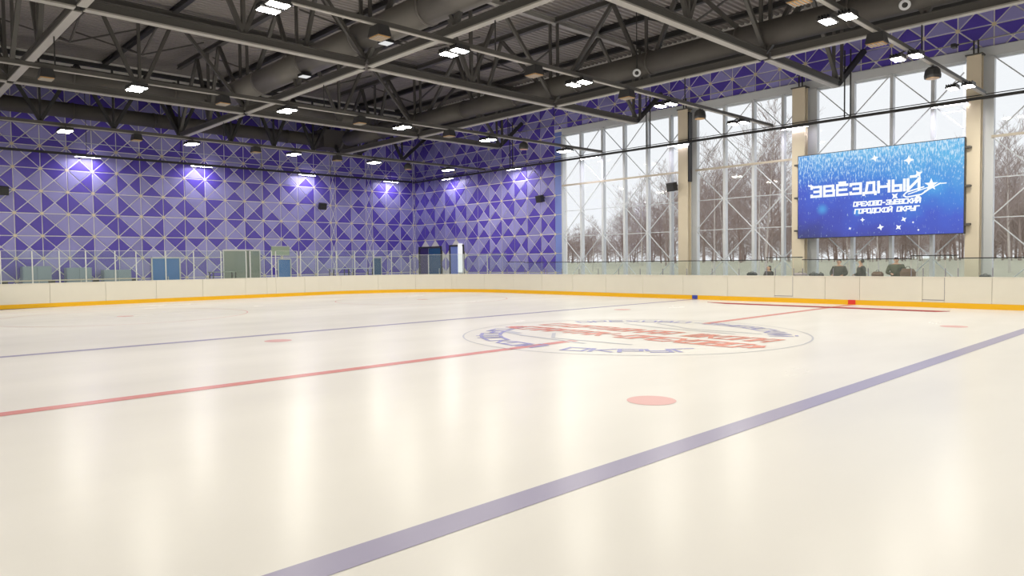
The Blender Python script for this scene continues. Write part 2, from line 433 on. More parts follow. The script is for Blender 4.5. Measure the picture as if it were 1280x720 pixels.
# glass: tall (2.75) on the end and corner, low (1.86) on the long side, with a slope between
glassw = thing('rink_glass', (-20.45, 15.05, TOPB), 'clear safety glass with slim posts standing on top of the rink boards', 'glass screen')
SL0 = s_of_x(-19.9); SL1 = s_of_x(-21.6)
def gtop(s):
    if any(d[0]-.25 < s < d[1]+.25 for d in doors): return 1.97
    if s < SL0: return 1.86
    if s > SL1: return 2.45 if s < ARC0+ARCL*.55 else 2.74
    return 1.86+(s-SL0)/(SL1-SL0)*.59
# post positions read off the photograph
posts = [s_of_y(y) for y in (-13.6,-12.2,-10.9,-9.7,-8.45, -7.33, -6.19, -4.86, -3.87, -2.41, -.95, .55, 2.0, 2.24, 3.55, 3.8, 5.19, 5.4)]
def px_u(P):
    d = Vector(P)-CAM; return 640+foc*d.dot(r_)/d.dot(f_)
arcposts = []
for u in (398, 421, 444, 467, 490, 513, 535, 557, 579, 608, 633, 655, 679):
    best = min((abs(px_u((at_s(s0)[0].x, at_s(s0)[0].y, 1.5))-u), s0) for s0 in [ARC0-4+i*.05 for i in range(int((ARCL+4)/.05)+10)]); arcposts.append(best[1])
sideposts = [s_of_x(x) for x in (-17.4, -16.2, -14.9, -13.5, -12.1, -10.7, -9.3, -7.9, -6.5, -5.1, -3.75, -3.34, -2.5, -2.1, -.8, .6, 2.2, 2.62, 3.38, 3.8, 4.9, 6.0, 7.2, 8.4, 9.6, 10.8)]
allp = sorted(posts+arcposts+sideposts)
for i, (a, c) in enumerate(zip(allp, allp[1:])):
    if c-a < .3: continue
    if min(gtop(a), gtop(c)) > 1.9 or True:
        z1 = min(gtop(a+.02), gtop(c-.02)) if abs(gtop(a+.02)-gtop(c-.02)) < .5 else 1.86
        wallstrip(a+.02, c-.02, TOPB, max(z1, gtop((a+c)/2)), .045, .06).build('glass_pane', m_rink, glassw)
        z1 = max(z1, gtop((a+c)/2))
        if z1 > 2.3: wallstrip(a+.02, c-.02, z1, z1+.015, .04, .065).build('top_edge', m_alu, glassw)
        else: wallstrip(a-.01, c+.01, z1, z1+.035, .035, .075).build('top_edge', m_black, glassw)['label'] = 'black rubber top edge'
for s in allp:
    p, nn = at_s(s)
    tall = gtop(s) > 2.2
    h_ = gtop(s) if tall else 1.5
    w_ = .05 if tall else .03
    P = p+nn*.085
    MB().box((P.x-w_/2, P.y-w_/2, .9), (P.x+w_/2, P.y+w_/2, h_)).build('post', m_alu if tall else m_line, glassw)

# ---------------------------------------------------------------- tiled walls
def inset(poly, d):
    n = len(poly); L = []
    for i in range(n):
        p = Vector(poly[i]); q = Vector(poly[(i+1) % n]); e = (q-p)
        if e.length < 1e-6: return None
        e.normalize(); nn = Vector((-e.y, e.x)); L.append((p+nn*d, e))
    out = []
    for i in range(n):
        p, e = L[i-1]; q, g = L[i]; den = e.x*g.y-e.y*g.x
        if abs(den) < 1e-6: return None
        t = ((q-p).x*g.y-(q-p).y*g.x)/den; out.append(p+e*t)
    ar = sum(out[i].x*out[(i+1) % n].y-out[(i+1) % n].x*out[i].y for i in range(n))/2
    return [tuple(v) for v in out] if ar > .01 else None
def clip(poly, axis, lim, keep_gt):
    out = []
    for i in range(len(poly)):
        p, q = poly[i], poly[(i+1) % len(poly)]
        ip = (p[axis] >= lim) if keep_gt else (p[axis] <= lim); iq = (q[axis] >= lim) if keep_gt else (q[axis] <= lim)
        if ip: out.append(p)
        if ip != iq:
            t = (lim-p[axis])/(q[axis]-p[axis]); out.append((p[0]+(q[0]-p[0])*t, p[1]+(q[1]-p[1])*t))
    return out
PAT = [(1,0,1,0),(0,1,0,1),(1,1,0,0),(0,1,1,0),(0,0,1,1),(1,0,0,1),(0,1,0,1),(1,0,1,0),(1,0,0,0),(0,0,1,0),(1,1,0,0),(1,0,0,1)]
def tile_tris(a0, a1, z0, z1):
    c = ((a0+a1)/2, (z0+z1)/2); A, B, D, E_ = (a0, z0), (a1, z0), (a1, z1), (a0, z1)
    return [(A, B, c), (B, D, c), (D, E_, c), (E_, A, c)]     # bottom, right, top, left
def build_wall(wall, to3, seams, rows, skip, zlo, zhi, cam_d, alo=None, nod=None):
    """to3(a, z, depth) -> 3D; makes triangular panels; nearest 300 as own objects"""
    items = []; prev = None
    for a0, a1 in zip(seams, seams[1:]):
        for z0, z1 in zip(rows, rows[1:]):
            pat = random.choice(PAT)
            if a1-a0 < .7: pat = random.choice([(0,1,0,1),(1,0,1,0),(0,0,0,0)])
            for k, t in enumerate(tile_tris(a0, a1, z0, z1)):
                poly = [tuple(p) for p in t]
                poly = clip(poly, 1, zlo, True); poly = clip(poly, 1, zhi, False) if len(poly) > 2 else poly
                if alo is not None and len(poly) > 2: poly = clip(poly, 0, alo, True)
                if len(poly) < 3: continue
                cx = sum(p[0] for p in poly)/len(poly); cz = sum(p[1] for p in poly)/len(poly)
                if skip(cx, cz): continue
                # drop duplicated points
                q = [poly[0]]
                for p in poly[1:]:
                    if math.dist(p, q[-1]) > 1e-4: q.append(p)
                if math.dist(q[0], q[-1]) < 1e-4: q.pop()
                if len(q) < 3: continue
                ins = inset(q, .026)
                if not ins: continue
                ins2 = inset(q, .038) or ins
                items.append((cam_d(cx, cz), pat[k], ins, ins2, random.random()))
    items.sort(key=lambda i: i[0])
    rest = {0: MB()}
    for n_, (d, dark, ins, ins2, rnd) in enumerate(items):
        n = len(ins)
        vs = [to3(a, z, .0) for a, z in ins]+[to3(a, z, .03) for a, z in ins]+[to3(a, z, .036) for a, z in ins2]
        fs = [(i, (i+1) % n, n+(i+1) % n, n+i) for i in range(n)]+[(n+i, n+(i+1) % n, 2*n+(i+1) % n, 2*n+i) for i in range(n)]+[tuple(range(2*n, 3*n))]
        mi = 0 if dark else (1 if rnd < .6 else 2)
        if n_ < 300:
            MB().add(vs, fs).build('triangular_panel', (m_td, m_tl, m_tl2)[mi], wall)
        else: rest[0].add(vs, fs, mi)
    if rest[0].v:
        o = rest[0].build('triangular_panel', [m_td, m_tl, m_tl2], wall); o['kind'] = 'stuff'
    nb = MB()
    for a in (nod or seams):
        for z in rows:
            if not (zlo-.01 <= z <= zhi) or skip(a, z-.1): continue
            if alo is not None and a < alo: continue
            n = 8; vs = [to3(a+.085*math.cos(k*math.pi/4), z+.085*math.sin(k*math.pi/4), .042) for k in range(n)]
            nb.add(vs, [tuple(range(n))])
    o = nb.build('joint_plate', m_node, wall); o['kind'] = 'stuff'

ROW = 1.213
rows = [k*ROW for k in range(0, 11)]
# left (end) wall
wl = struct(MB().box((XE-.3, -18.6, -.03), (XE, 18.2, 14)).build('wall_left', m_joint), 'tall end wall clad in violet and lavender triangular panels', 'wall')
sy = [-8.33+1.242*k for k in range(-6, 16)]
sy = [y for y in sy if y < 10.4]+[10.73, 11.97, 13.21, 13.76, 15.0, 16.24, 17.44, 17.70]
def side_dist(a, z): return (a-CAM.y)**2+(z-2)**2+(200 if a < -9.6 else 0)*5
build_wall(wl, lambda a, z, d: (XE+d, a, z), sy, rows, lambda a, z: False, .02, 12.1, side_dist)
# window (right) wall: backing panels
wr = struct(MB().box((-34.3, YW+.02, -.03), (-18.42, YW+.35, 14)).box((-18.42, YW+.02, 10.0), (36, YW+.35, 14)).box((10.5, YW+.02, -.03), (36, YW+.35, 10.0)).box((-18.42, YW+.02, -.03), (10.5, YW+.35, .3))
            .build('wall_right', m_joint), 'long wall with violet triangular panels beside and above the big windows', 'wall')
sx_ = sorted([-19.1-1.24*k for k in range(0, 13)])
def tr(a, z, d): return (a, YW+.02-d, z)
# faces must look to -Y: orientation is mirrored, harmless (double sided)
def skipdoor(a, z): return (-33.6 < a < -30.5 and z < 3.15) or (-29.75 < a < -28.1 and z < 3.2)
build_wall(wr, tr, sx_, rows, skipdoor, .02, 10.91, lambda a, z: (a-CAM.x)**2, None)
build_wall(wr, tr, [4.27+1.24*k for k in range(-19, 7)], [9.77, 10.98, 12.19], lambda a, z: False, 10.14, 12.1, lambda a, z: (a-CAM.x)**2, -19.1)
build_wall(wr, tr, [x for x in sx_], [10.91, 12.12], lambda a, z: False, 10.92, 12.1, lambda a, z: (a-CAM.x)**2)
for k in range(0, 9):
    MB().box((-19.08, YW-.02, k*ROW+.02), (-18.42, YW+.05, min(10.0, (k+1)*ROW)-.02)).build('plain_panel', m_cornflower, wr)['label'] = 'plain cornflower blue panel beside the window'
# white lintel
MB().box((-18.42, YW-.10, 9.74), (10.6, YW+.3, 10.12)).build('lintel', m_white, wr)
# walls behind the camera
struct(MB().box((-34.3, -18.9, -.03), (36, -18.6, 14)).build('wall_near', m_joint), 'near long wall behind the camera', 'wall')
struct(MB().box((36, -18.9, -.03), (36.3, 18.2, 14)).build('wall_far_end', m_joint), 'opposite end wall behind the camera', 'wall')

# ---------------------------------------------------------------- doors in the walls
def door(name, x0, x1, z1, leafm, label):
    o = struct(MB().bar((x0, YW-.0, 0), (x0, YW, z1), .12, .14).bar((x1, YW, 0), (x1, YW, z1), .12, .14).bar((x0-.06, YW, z1), (x1+.06, YW, z1), .14, .12).build(name, m_dgrey), label, 'door')
    return o
d1 = door('door_1', -33.5, -30.75, 3.1, None, 'dark framed double doorway with a blue leaf in the far corner')
MB().box((-33.45, YW-.0, .02), (-32.4, YW+.04, 3.05)).build('leaf', mat('dusky violet door', srgb(70, 58, 120), .4), d1)['label'] = 'dusky violet door leaf'
lf = MB().box((-32.3, YW-.04, .02), (-30.85, YW+.02, 3.02)).build('leaf', m_tealdoor, d1); lf['label'] = 'blue door leaf'
MB().box((-31.0, YW-.09, 1.0), (-30.95, YW-.04, 1.5)).build('handle', m_alu, lf)
d2 = door('door_2', -29.7, -28.15, 3.15, None, 'pale blue door with a narrow white sidelight right of the corner doorway')
MB().box((-29.62, YW-.04, .02), (-28.85, YW+.02, 3.1)).build('leaf', m_cornflower, d2)
MB().box((-28.7, YW-.10, 1.2), (-28.25, YW-.02, 3.3)).build('sidelight', emit('white sidelight', (1, 1, 1, 1), .72), d2)
MB().box((-28.6, YW-.10, .02), (-28.35, YW-.02, 1.2)).build('jamb', m_white, d2)

def wdoor(name, y0, y1, z1, m, label, cat='door'):
    o = struct(MB().box((XE+.03, y0, 0), (XE+.10, y1, z1)).build(name, m), label, cat)
    MB().bar((XE+.09, y0, 0), (XE+.09, y0, z1), .08, .08).bar((XE+.09, y1, 0), (XE+.09, y1, z1), .08, .08).bar((XE+.09, y0, z1), (XE+.09, y1, z1), .08, .08).build('frame', m_alu, o)
    return o
d = wdoor('door_3', -1.65, -.05, 2.42, m_bluedoor, 'bright blue double door low on the left wall')
MB().box((XE+.1, -.87, .05), (XE+.115, -.83, 2.38)).build('door_seam', m_tealdoor, d); MB().box((XE+.1, -.78, 1.0), (XE+.16, -.74, 1.3)).build('handle', m_alu, d)
d = wdoor('door_4', 2.6, 5.0, 2.9, m_greengrey, 'grey green roller shutter low on the left wall')
for k in range(14): MB().box((XE+.1, 2.66, .06+k*.2), (XE+.115, 4.94, .23+k*.2)).build('slat', m_greengrey, d)
d = wdoor('door_5', 6.25, 7.15, 2.3, m_bluedoor, 'narrow blue door right of the roller shutter'); MB().box((XE+.1, 6.4, 1.0), (XE+.15, 6.5, 1.06)).build('handle', m_alu, d)
d = wdoor('door_6', 13.7, 14.4, 2.35, m_tealdoor, 'narrow teal door near the far corner of the left wall'); MB().box((XE+.1, 13.8, 1.0), (XE+.15, 13.9, 1.06)).build('handle', m_alu, d)
# notice board
t = thing('notice_board', (XE+.05, 6.5, 2.7), 'small pale green notice board above the narrow blue door', 'notice board')
MB().box((XE+.04, 5.8, 2.55), (XE+.08, 7.1, 3.15)).build('board', mat('pale green board', srgb(168, 185, 160), .6), t)
MB().bar((XE+.08, 5.8, 2.55), (XE+.08, 7.1, 2.55), .05, .04).bar((XE+.08, 5.8, 3.15), (XE+.08, 7.1, 3.15), .05, .04).build('frame', m_alu, t)
# tables and lockers behind the end glass
def table(x, y0, y1, z, m, label):
    t = thing('table', (x, (y0+y1)/2, 0), label, 'table', None)
    MB().box((x-.35, y0, z-.05), (x+.35, y1, z)).build('tabletop', m, t)
    for yy in (y0+.08, y1-.08):
        for xx in (x-.28, x+.28): MB().bar((xx, yy, -.03), (xx, yy, z-.05), .05, .05).build('leg', m_dgrey, t)
    return t
table(-31.8, 9.0, 10.3, 1.62, m_white, 'high white topped table behind the corner glass, left one of two')
table(-31.8, 10.5, 12.2, 1.62, m_white, 'high white topped table behind the corner glass, right one of two')
table(-31.6, .9, 2.4, 1.55, m_greengrey, 'pale green topped counter table beside the grey green shutter')
def locker(y0, y1, z1, m, label):
    t = thing('equipment_cabinet', (-33.3, (y0+y1)/2, 0), label, 'cabinet')
    MB().box((-33.7, y0, -.03), (-33.05, y1, z1)).build('body', m, t)
    ym = (y0+y1)/2
    MB().box((-33.05, y0+.03, .1), (-33.02, ym-.01, z1-.05)).build('door', m, t); MB().box((-33.05, ym+.01, .1), (-33.02, y1-.03, z1-.05)).build('door', m, t)
    MB().box((-33.02, ym+.04, 1.0), (-32.99, ym+.07, 1.3)).build('handle', m_alu, t)
mg = mat('pale blue grey cabinet', srgb(150, 168, 182), .5)
locker(-8.2, -6.9, 2.0, mg, 'pale blue grey cabinet against the left wall, nearest the picture edge')
locker(-6.2, -5.0, 1.9, mg, 'pale blue grey cabinet against the left wall, second from the picture edge')
locker(-4.4, -3.0, 1.75, mg, 'low pale cabinet against the left wall, left of the bright blue door')
t = thing('wall_bench', (-31, -6.2, 0), 'long low bench behind the end glass at the far left', 'bench')
MB().box((-31.2, -9.5, 1.24), (-30.8, -3.2, 1.3)).build('seat', m_beige, t)
for y in (-9.3, -7.3, -5.3, -3.4): MB().bar((-31, y, -.03), (-31, y, 1.24), .06, .3, up=(0,1,0)).build('leg', m_dgrey, t)

# ---------------------------------------------------------------- windows
LV = [.33, 1.90, 3.46, 5.03, 6.60, 8.17, 9.74]
def window(idx, xs, even0, label, xr=None):
    """xs mullions; even0: first mullion has nodes at 9.74"""
    x0, x1 = xs[0], (xr or xs[-1])
    fr = MB().bar((x0, YW+.05, 9.70), (x1, YW+.05, 9.70), .16, .10).bar((x0, YW+.05, .33), (x1, YW+.05, .33), .16, .12)
    o = struct(fr.build('window_%d' % idx, m_white), label, 'window')
    for x in xs: MB().box((x-.065, YW-.16, .1), (x+.065, YW+.10, 9.72)).build('mullion', m_white, o)
    MB().box((x0, YW-.22, 6.55), (x1, YW-.165, 6.65)).build('transom', m_beam, o)
    for z in (3.46, 5.03): MB().bar((x0, YW+.03, z), (x1, YW+.03, z), .08, .035).build('transom', m_white, o)
    cols = list(zip(xs, xs[1:]))
    if xr: cols.append((xs[-1], xr))
    for i, (a, c) in enumerate(cols):
        for k in range(6):
            # node parity: even mullion at levels 6,4,2,0 ; odd at 5,3,1
            ev = (i % 2 == 0) == even0
            lowA = (k % 2 == 0) == ev       # mullion a has a node at level k
            z0, z1 = LV[k], LV[k+1]; full = 1.57; fr_ = min(1, (c-a)/full)
            if lowA: p, q = (a, z0), (a+fr_*full, z0+(z1-z0)*fr_)
            else: p, q = (a, z1), (a+fr_*full, z1-(z1-z0)*fr_)
            if k == 0:
                # stop at the sill
                pass
            MB().tube([(p[0], YW-.13, p[1]), (q[0], YW-.13, q[1])], .026, 6).build('brace', m_white, o)
        for z0, z1 in ((.36, 3.44), (3.48, 5.01), (5.05, 6.54), (6.66, 9.66)):
            MB().box((a+.08, YW+.04, z0), (c-.08, YW+.055, z1)).build('pane', m_glass, o)
    return o
window(1, [-18.36, -16.85, -15.18, -13.6, -12.0, -10.48], True, 'tall braced window between the blue panels and the first beige column', -9.75)
window(2, [-8.9, -7.27, -5.7, -4.19], True, 'tall braced window between the first and second beige columns', -3.6)
window(3, [-2.62, -.98, .62, 2.19], True, 'tall braced window behind the big screen', 3.3)
window(4, [4.27, 5.84, 7.41, 8.98, 10.5], True, 'tall braced window at the right edge of the picture')
# beige columns with white piers
for i, (x0, x1, xp, lab) in enumerate([(-9.62, -9.04, -8.98, 'beige steel column left of the big screen with black box speaker'), (-3.47, -2.88, -2.7, 'beige steel column carrying the left edge of the big screen'), (3.53, 4.02, 4.2, 'beige steel column carrying the right edge of the big screen')]):
    t = thing('steel_column', ((x0+x1)/2, 17.1, 0), lab, 'column')
    MB().box((x0, 16.98, -.03), (x1, 17.02, 9.75)).box((x0, 17.28, -.03), (x1, 17.32, 9.75)).box(((x0+x1)/2-.03, 17.02, -.03), ((x0+x1)/2+.03, 17.28, 9.75)).build('shaft', m_beige, t)
    MB().box((x0-.05, 16.93, 9.75), (x1+.05, 17.37, 9.80)).build('cap_plate', m_steel, t)
    MB().tube([((x0+x1)/2-.05, 17.15, 9.8), ((x0+x1)/2-.05, 17.15, 10.35)], .03, 6).tube([((x0+x1)/2+.1, 17.15, 9.8), ((x0+x1)/2+.1, 17.15, 10.35)], .03, 6).build('rod', m_steel_d, t)
    if i < 1: MB().box((x1+.005, 17.0, 6.0), (x1+.07, 17.3, 9.6)).build('cable_strip', m_black, t)
    struct(MB().box((x0-.15, YW-.14, -.03), (xp+.02, YW+.3, 9.74)).build('trim_%d' % (i+1), m_white), 'white pier panel behind the beige column, %s from the left' % ordw(i), 'trim')

# ---------------------------------------------------------------- screen
def screen_mat():
    m = bpy.data.materials.new('screen picture'); m.use_nodes = True; nt = m.node_tree; nt.nodes.clear(); N = nt.nodes.new; L = nt.links.new
    tc = N('ShaderNodeTexCoord'); sp = N('ShaderNodeSeparateXYZ'); L(tc.outputs['Object'], sp.inputs[0])
    def M_(op, a, b_, c=None):
        n = N('ShaderNodeMath'); n.operation = op
        for i, v in enumerate((a, b_, c)):
            if v is None: continue
            if isinstance(v, (int, float)): n.inputs[i].default_value = v
            else: L(v, n.inputs[i])
        return n.outputs[0]
    # object local coords: x 0..6.6, z 0..3.72
    g = M_('ADD', M_('MULTIPLY', sp.outputs[0], .05), M_('MULTIPLY', sp.outputs[2], .215))
    n1 = N('ShaderNodeTexNoise'); n1.inputs['Scale'].default_value = .7; n1.inputs['Detail'].default_value = 3; L(tc.outputs['Object'], n1.inputs['Vector'])
    g = M_('ADD', g, M_('MULTIPLY', M_('SUBTRACT', n1.outputs['Fac'], .5), .5))
    cr = N('ShaderNodeValToRGB'); L(g, cr.inputs[0]); e = cr.color_ramp.elements
    e[0].position = .0; e[0].color = srgb(78, 80, 128)
    e[1].position = .22; e[1].color = srgb(84, 92, 182)
    for p, c in ((.42, srgb(86, 106, 205)), (.65, srgb(84, 138, 220)), (1.0, srgb(108, 184, 232))):
        x = e.new(p); x.color = c
    # falling sparkle streaks
    mp = N('ShaderNodeMapping'); mp.inputs['Scale'].default_value = (13, 1, 3.6); L(tc.outputs['Object'], mp.inputs[0])
    n2 = N('ShaderNodeTexNoise'); n2.inputs['Scale'].default_value = 1.35; n2.inputs['Detail'].default_value = 3; n2.inputs['Roughness'].default_value = .7; L(mp.outputs[0], n2.inputs['Vector'])
    hz = N('ShaderNodeMapRange'); hz.inputs[1].default_value = 1.3; hz.inputs[2].default_value = 3.7; hz.inputs[3].default_value = .62; hz.inputs[4].default_value = .44; L(sp.outputs[2], hz.inputs[0])
    d = M_('MULTIPLY', M_('SUBTRACT', n2.outputs['Fac'], hz.outputs[0]), 7.0)
    cl = N('ShaderNodeClamp'); L(d, cl.inputs[0])
    mx = N('ShaderNodeMix'); mx.data_type = 'RGBA'; mx.inputs[7].default_value = srgb(205, 232, 250)
    L(cl.outputs[0], mx.inputs[0]); L(cr.outputs[0], mx.inputs[6])
    # soft cyan nebula blobs
    last = mx.outputs[2]
    for (bx, bz, br) in ((1.1, 1.25, .34), (2.6, 1.05, .25), (5.6, 1.9, .6)):
        vs = N('ShaderNodeVectorMath'); vs.operation = 'DISTANCE'; vs.inputs[1].default_value = (bx, 0, bz); L(tc.outputs['Object'], vs.inputs[0])
        mr = N('ShaderNodeMapRange'); mr.interpolation_type = 'SMOOTHSTEP'; mr.inputs[1].default_value = br; mr.inputs[2].default_value = 0; mr.inputs[3].default_value = 0; mr.inputs[4].default_value = .7; L(vs.outputs['Value'], mr.inputs[0])
        m2 = N('ShaderNodeMix'); m2.data_type = 'RGBA'; m2.inputs[7].default_value = srgb(95, 175, 235); L(mr.outputs[0], m2.inputs[0]); L(last, m2.inputs[6]); last = m2.outputs[2]
    em = N('ShaderNodeEmission'); em.inputs[1].default_value = .80; L(last, em.inputs[0]); o = N('ShaderNodeOutputMaterial'); L(em.outputs[0], o.inputs[0])
    return m
SX0, SX1, SZ0, SZ1, SY = -3.04, 3.55, 2.86, 6.57, 16.69
scr = thing('led_screen', (SX0, SY, SZ0), 'large blue screen with white lettering hung between two beige columns', 'screen')
MB().box((SX0-.03, SY+.02, SZ0-.03), (SX1+.03, SY+.20, SZ1+.03)).build('cabinet', m_dgrey, scr)
pm = MB().box((0, -.0, 0), (SX1-SX0, .02, SZ1-SZ0)).mesh('display', screen_mat())
o = bpy.data.objects.new('display', pm); C.objects.link(o); o.parent = scr; o.location = (0, 0, 0)
m_txt = emit('white screen lettering', (.93, .98, 1, 1), .85)
def scr_flat(name, polys, m, dy=-.012):
    b = MB()
    for p in polys:
        n = len(p); b.add([(SX0+x, SY+dy, SZ0+z) for x, z in p]+[(SX0+x, SY-.001, SZ0+z) for x, z in p],
              [tuple(range(n))]+[(i, (i+1) % n, n+(i+1) % n, n+i) for i in range(n)])
    return b.build(name, m, scr)
scr_flat('lettering', line_text('ЗВЁЗДНЫЙ', .62, 1.84, 4.4, .42, .105, .0, 5.5), m_txt)['label'] = 'wide square white headline lettering'
scr_flat('lettering', line_text('ОРЕХОВО-ЗУЕВСКИЙ', 2.45, 1.30, 2.6, .17, .05, .12), m_txt)['label'] = 'small white lettering, upper line'
scr_flat('lettering', line_text('ГОРОДСКОЙ', 2.5, .99, 1.48, .17, .05, .12), m_txt)['label'] = 'small white lettering, lower line, first word'
scr_flat('lettering', line_text('ОКРУГ', 4.19, .99, .81, .17, .05, .12), m_txt)['label'] = 'small white lettering, lower line, last word'
# the comet-skate emblem under the last letter
em_ = stroke2([(5.2,1.92),(4.55,1.75),(4.42,1.62),(4.55,1.54),(5.1,1.62),(5.45,1.86)], .055)+stroke2([(4.6,1.66),(5.4,1.9)], .04)+stroke2([(5.2,1.72),(5.8,2.02)], .05)
def star(cx, cz, r, k=.32, rot=0, n=4):
    pts = []
    for i in range(n*2):
        a = rot+math.pi*i/n; rr = r if i % 2 == 0 else r*k; pts.append((cx+rr*math.cos(a), cz+rr*math.sin(a)))
    return [[(cx, cz), pts[i], pts[(i+1) % (2*n)]] for i in range(2*n)]
scr_flat('emblem', em_+star(5.45, 1.98, .26, .4, .3, 5)+star(4.95, 1.50, .14, .4, .8, 5)+stroke2([(5.7,2.0),(6.0,2.0)], .04), m_txt)['label'] = 'white shooting star emblem'
for cx, cz, r, rot in ((3.3,3.28,.16,.2),(4.62,3.05,.2,.0),(4.98,2.45,.17,.5),(3.85,2.12,.12,.9),(.6,2.02+.3,.1,.1),(2.82,.70,.1,0),(4.45,.64,.12,.5),(3.55,.35,.14,.2),(4.25,.32,.13,.7),(4.1,1.62,.16,.8),(5.0,.18,.05,0),(4.8,.5,.05,0),(2.3,.35,.07,.4),(.5,2.35,.07,.3)):
    scr_flat('star', star(cx, cz, r, .42, rot), m_txt, -.008)
for x, z in ((SX0-.12, 6.2), (SX0-.12, 4.7), (SX0-.12, 3.2), (SX1+.1, 6.2), (SX1+.1, 4.7), (SX1+.1, 3.2)):
    MB().bar((x-.1, SY+.17, z), (x+.1, SY+.17, z), .22, .08).build('bracket', m_steel, scr)

# ---------------------------------------------------------------- roof: deck, trusses, purlins
def deck():
    b = MB(); prof = []; x = -34.3; P = .30
    while x < 36: prof += [(x, 0), (x+.12, 0), (x+.16, .09), (x+.26, .09)]; x += P
    vs = [(x, y, 13.55+z) for y in (-18.9, 18.1) for x, z in prof]; n = len(prof)
    return b.add(vs, [(i, i+1, n+i+1, n+i) for i in range(n-1)])
struct(deck().build('ceiling', m_deck), 'dark grey corrugated steel roof deck', 'ceiling')
struct(MB().box((-34.3, -18.9, 13.7), (36, 18.1, 13.9)).build('trim_10', m_deck), 'outer roof skin above the corrugated deck', 'roof')
ZB, ZT = 9.35, 13.2
XT = [-22.3, -11.5, -1.0, 9.5, 20.0]; YT = [-10.1, -.75, 9.5]
yb = [-18.3, -14.2, -10.1, -5.4, -.75, 4.37, 9.5, 15.95]
def member(p, q, w_, name, par, m=None, dbl=False):
    MB().bar(p, q, w_, w_).build(name, m or m_steel, par)
names_x = ['leftmost roof truss running toward the windows, beside the end wall', 'roof truss running toward the windows, second from the end wall', 'roof truss running toward the windows, its end just left of the screen column', 'roof truss running toward the windows, above the right edge', 'roof truss running toward the windows, behind the camera']
for i, X in enumerate(XT):
    t = thing('roof_truss', (X, 0, ZB), ['dark steel ', 'grey steel ', 'grey steel ', 'dark steel ', 'dark steel '][i]+names_x[i], 'truss')
    for a, c in zip(yb[::2], yb[2::2]+[yb[-1]]):
        if a == c: continue
    for a, c in ((-18.3, -10.1), (-10.1, -.75), (-.75, 9.5), (9.5, 15.95)):
        MB().bar((X, a+.12, ZB-.14), (X, c-.12, ZB-.14), .27, .05, mi=1).bar((X, a+.12, ZB+.13), (X, c-.12, ZB+.13), .25, .04).bar((X, a+.12, ZB), (X, c-.12, ZB), .16, .26).build('bottom_chord', [m_steel, m_flange], t)  # bottom flange lighter: light bounced off the ice, put into its colour
        MB().ibeam((X, a, ZT), (X, c, ZT), .24, .26).build('top_chord', m_flange if i in (1,) else m_steel, t)
    MB().ibeam((X, 15.95, ZT), (X, 17.6, ZT), .24, .26).build('top_chord', m_steel, t)
    tops = [-18.3, -13.5, -10.1, -7.0, -3.87, -.75, 2.67, 6.08, 9.5, 12.8, 15.95]
    dg = [(-10.1,-7.0),(-5.4,-7.0),(-5.4,-3.87),(-.75,-3.87),(-.75,2.67),(4.37,2.67),(4.37,6.08),(9.5,6.08),(9.5,12.8),(15.95,12.8),(-10.1,-13.5),(-18.3,-13.5)]
    for a, c in dg: member((X, a, ZB+.1), (X, c, ZT-.1), .14, 'diagonal', t)
    for a in (-10.1, -.75, 9.5, 15.95):
        for dx in (-.12, .12): MB().bar((X+dx, a+dx, ZB+.1), (X+dx, a+dx, ZT-.1), .11, .11).build('vertical', m_steel, t)
    for a in (-5.4, 4.37): member((X, a, ZB+.1), (X, a, ZT-.1), .12, 'vertical', t)
    # end bracket rising to the wall
    MB().bar((X, 15.95, ZB), (X+.5, 17.5, 10.95), .2, .2).build('end_strut', m_steel_d, t)
    MB().tube([(X-.1, 16.95, 8.05), (X-.1, 16.95, 11)], .03, 6).tube([(X+.15, 16.95, 8.05), (X+.15, 16.95, 11)], .03, 6).build('hanger_rod', m_steel_d, t)
names_y = ['lengthwise roof truss nearest the left edge', 'lengthwise roof truss under the middle duct', 'lengthwise roof truss nearest the window wall']
for i, Y in enumerate(YT):
    t = thing('roof_truss', (-10, Y, ZB), 'steel '+names_y[i]+', crossing the others', 'truss')
    xb = [-31.2]+XT
    for a, c in zip(xb, xb[1:]):
        MB().bar((a+.25, Y, ZB-.14), (c-.25, Y, ZB-.14), .25, .05, mi=1).bar((a+.25, Y, ZB+.13), (c-.25, Y, ZB+.13), .22, .04).bar((a+.25, Y, ZB), (c-.25, Y, ZB), .16, .26).build('bottom_chord', [m_steel, m_flange], t)  # same painted bounce tone along the chord underside
        L_ = c-a; m_ = (a+c)/2; t1, t2 = a+L_/3, a+2*L_/3
        for p, q in ((a, t1), (m_, t1), (m_, t2), (c, t2)): member((p, Y, ZB+.1), (q, Y, ZT-.1), .15, 'diagonal', t)
        member((m_, Y, ZB+.1), (m_, Y, ZT-.1), .11, 'vertical', t)
        MB().ibeam((a+.15, Y, ZT), (c-.15, Y, ZT), .22, .24).build('top_chord', m_steel, t)
    MB().bar((-31.2, Y, ZB), (-33.6, Y, 12.2), .2, .2).build('end_strut', m_steel_d, t)
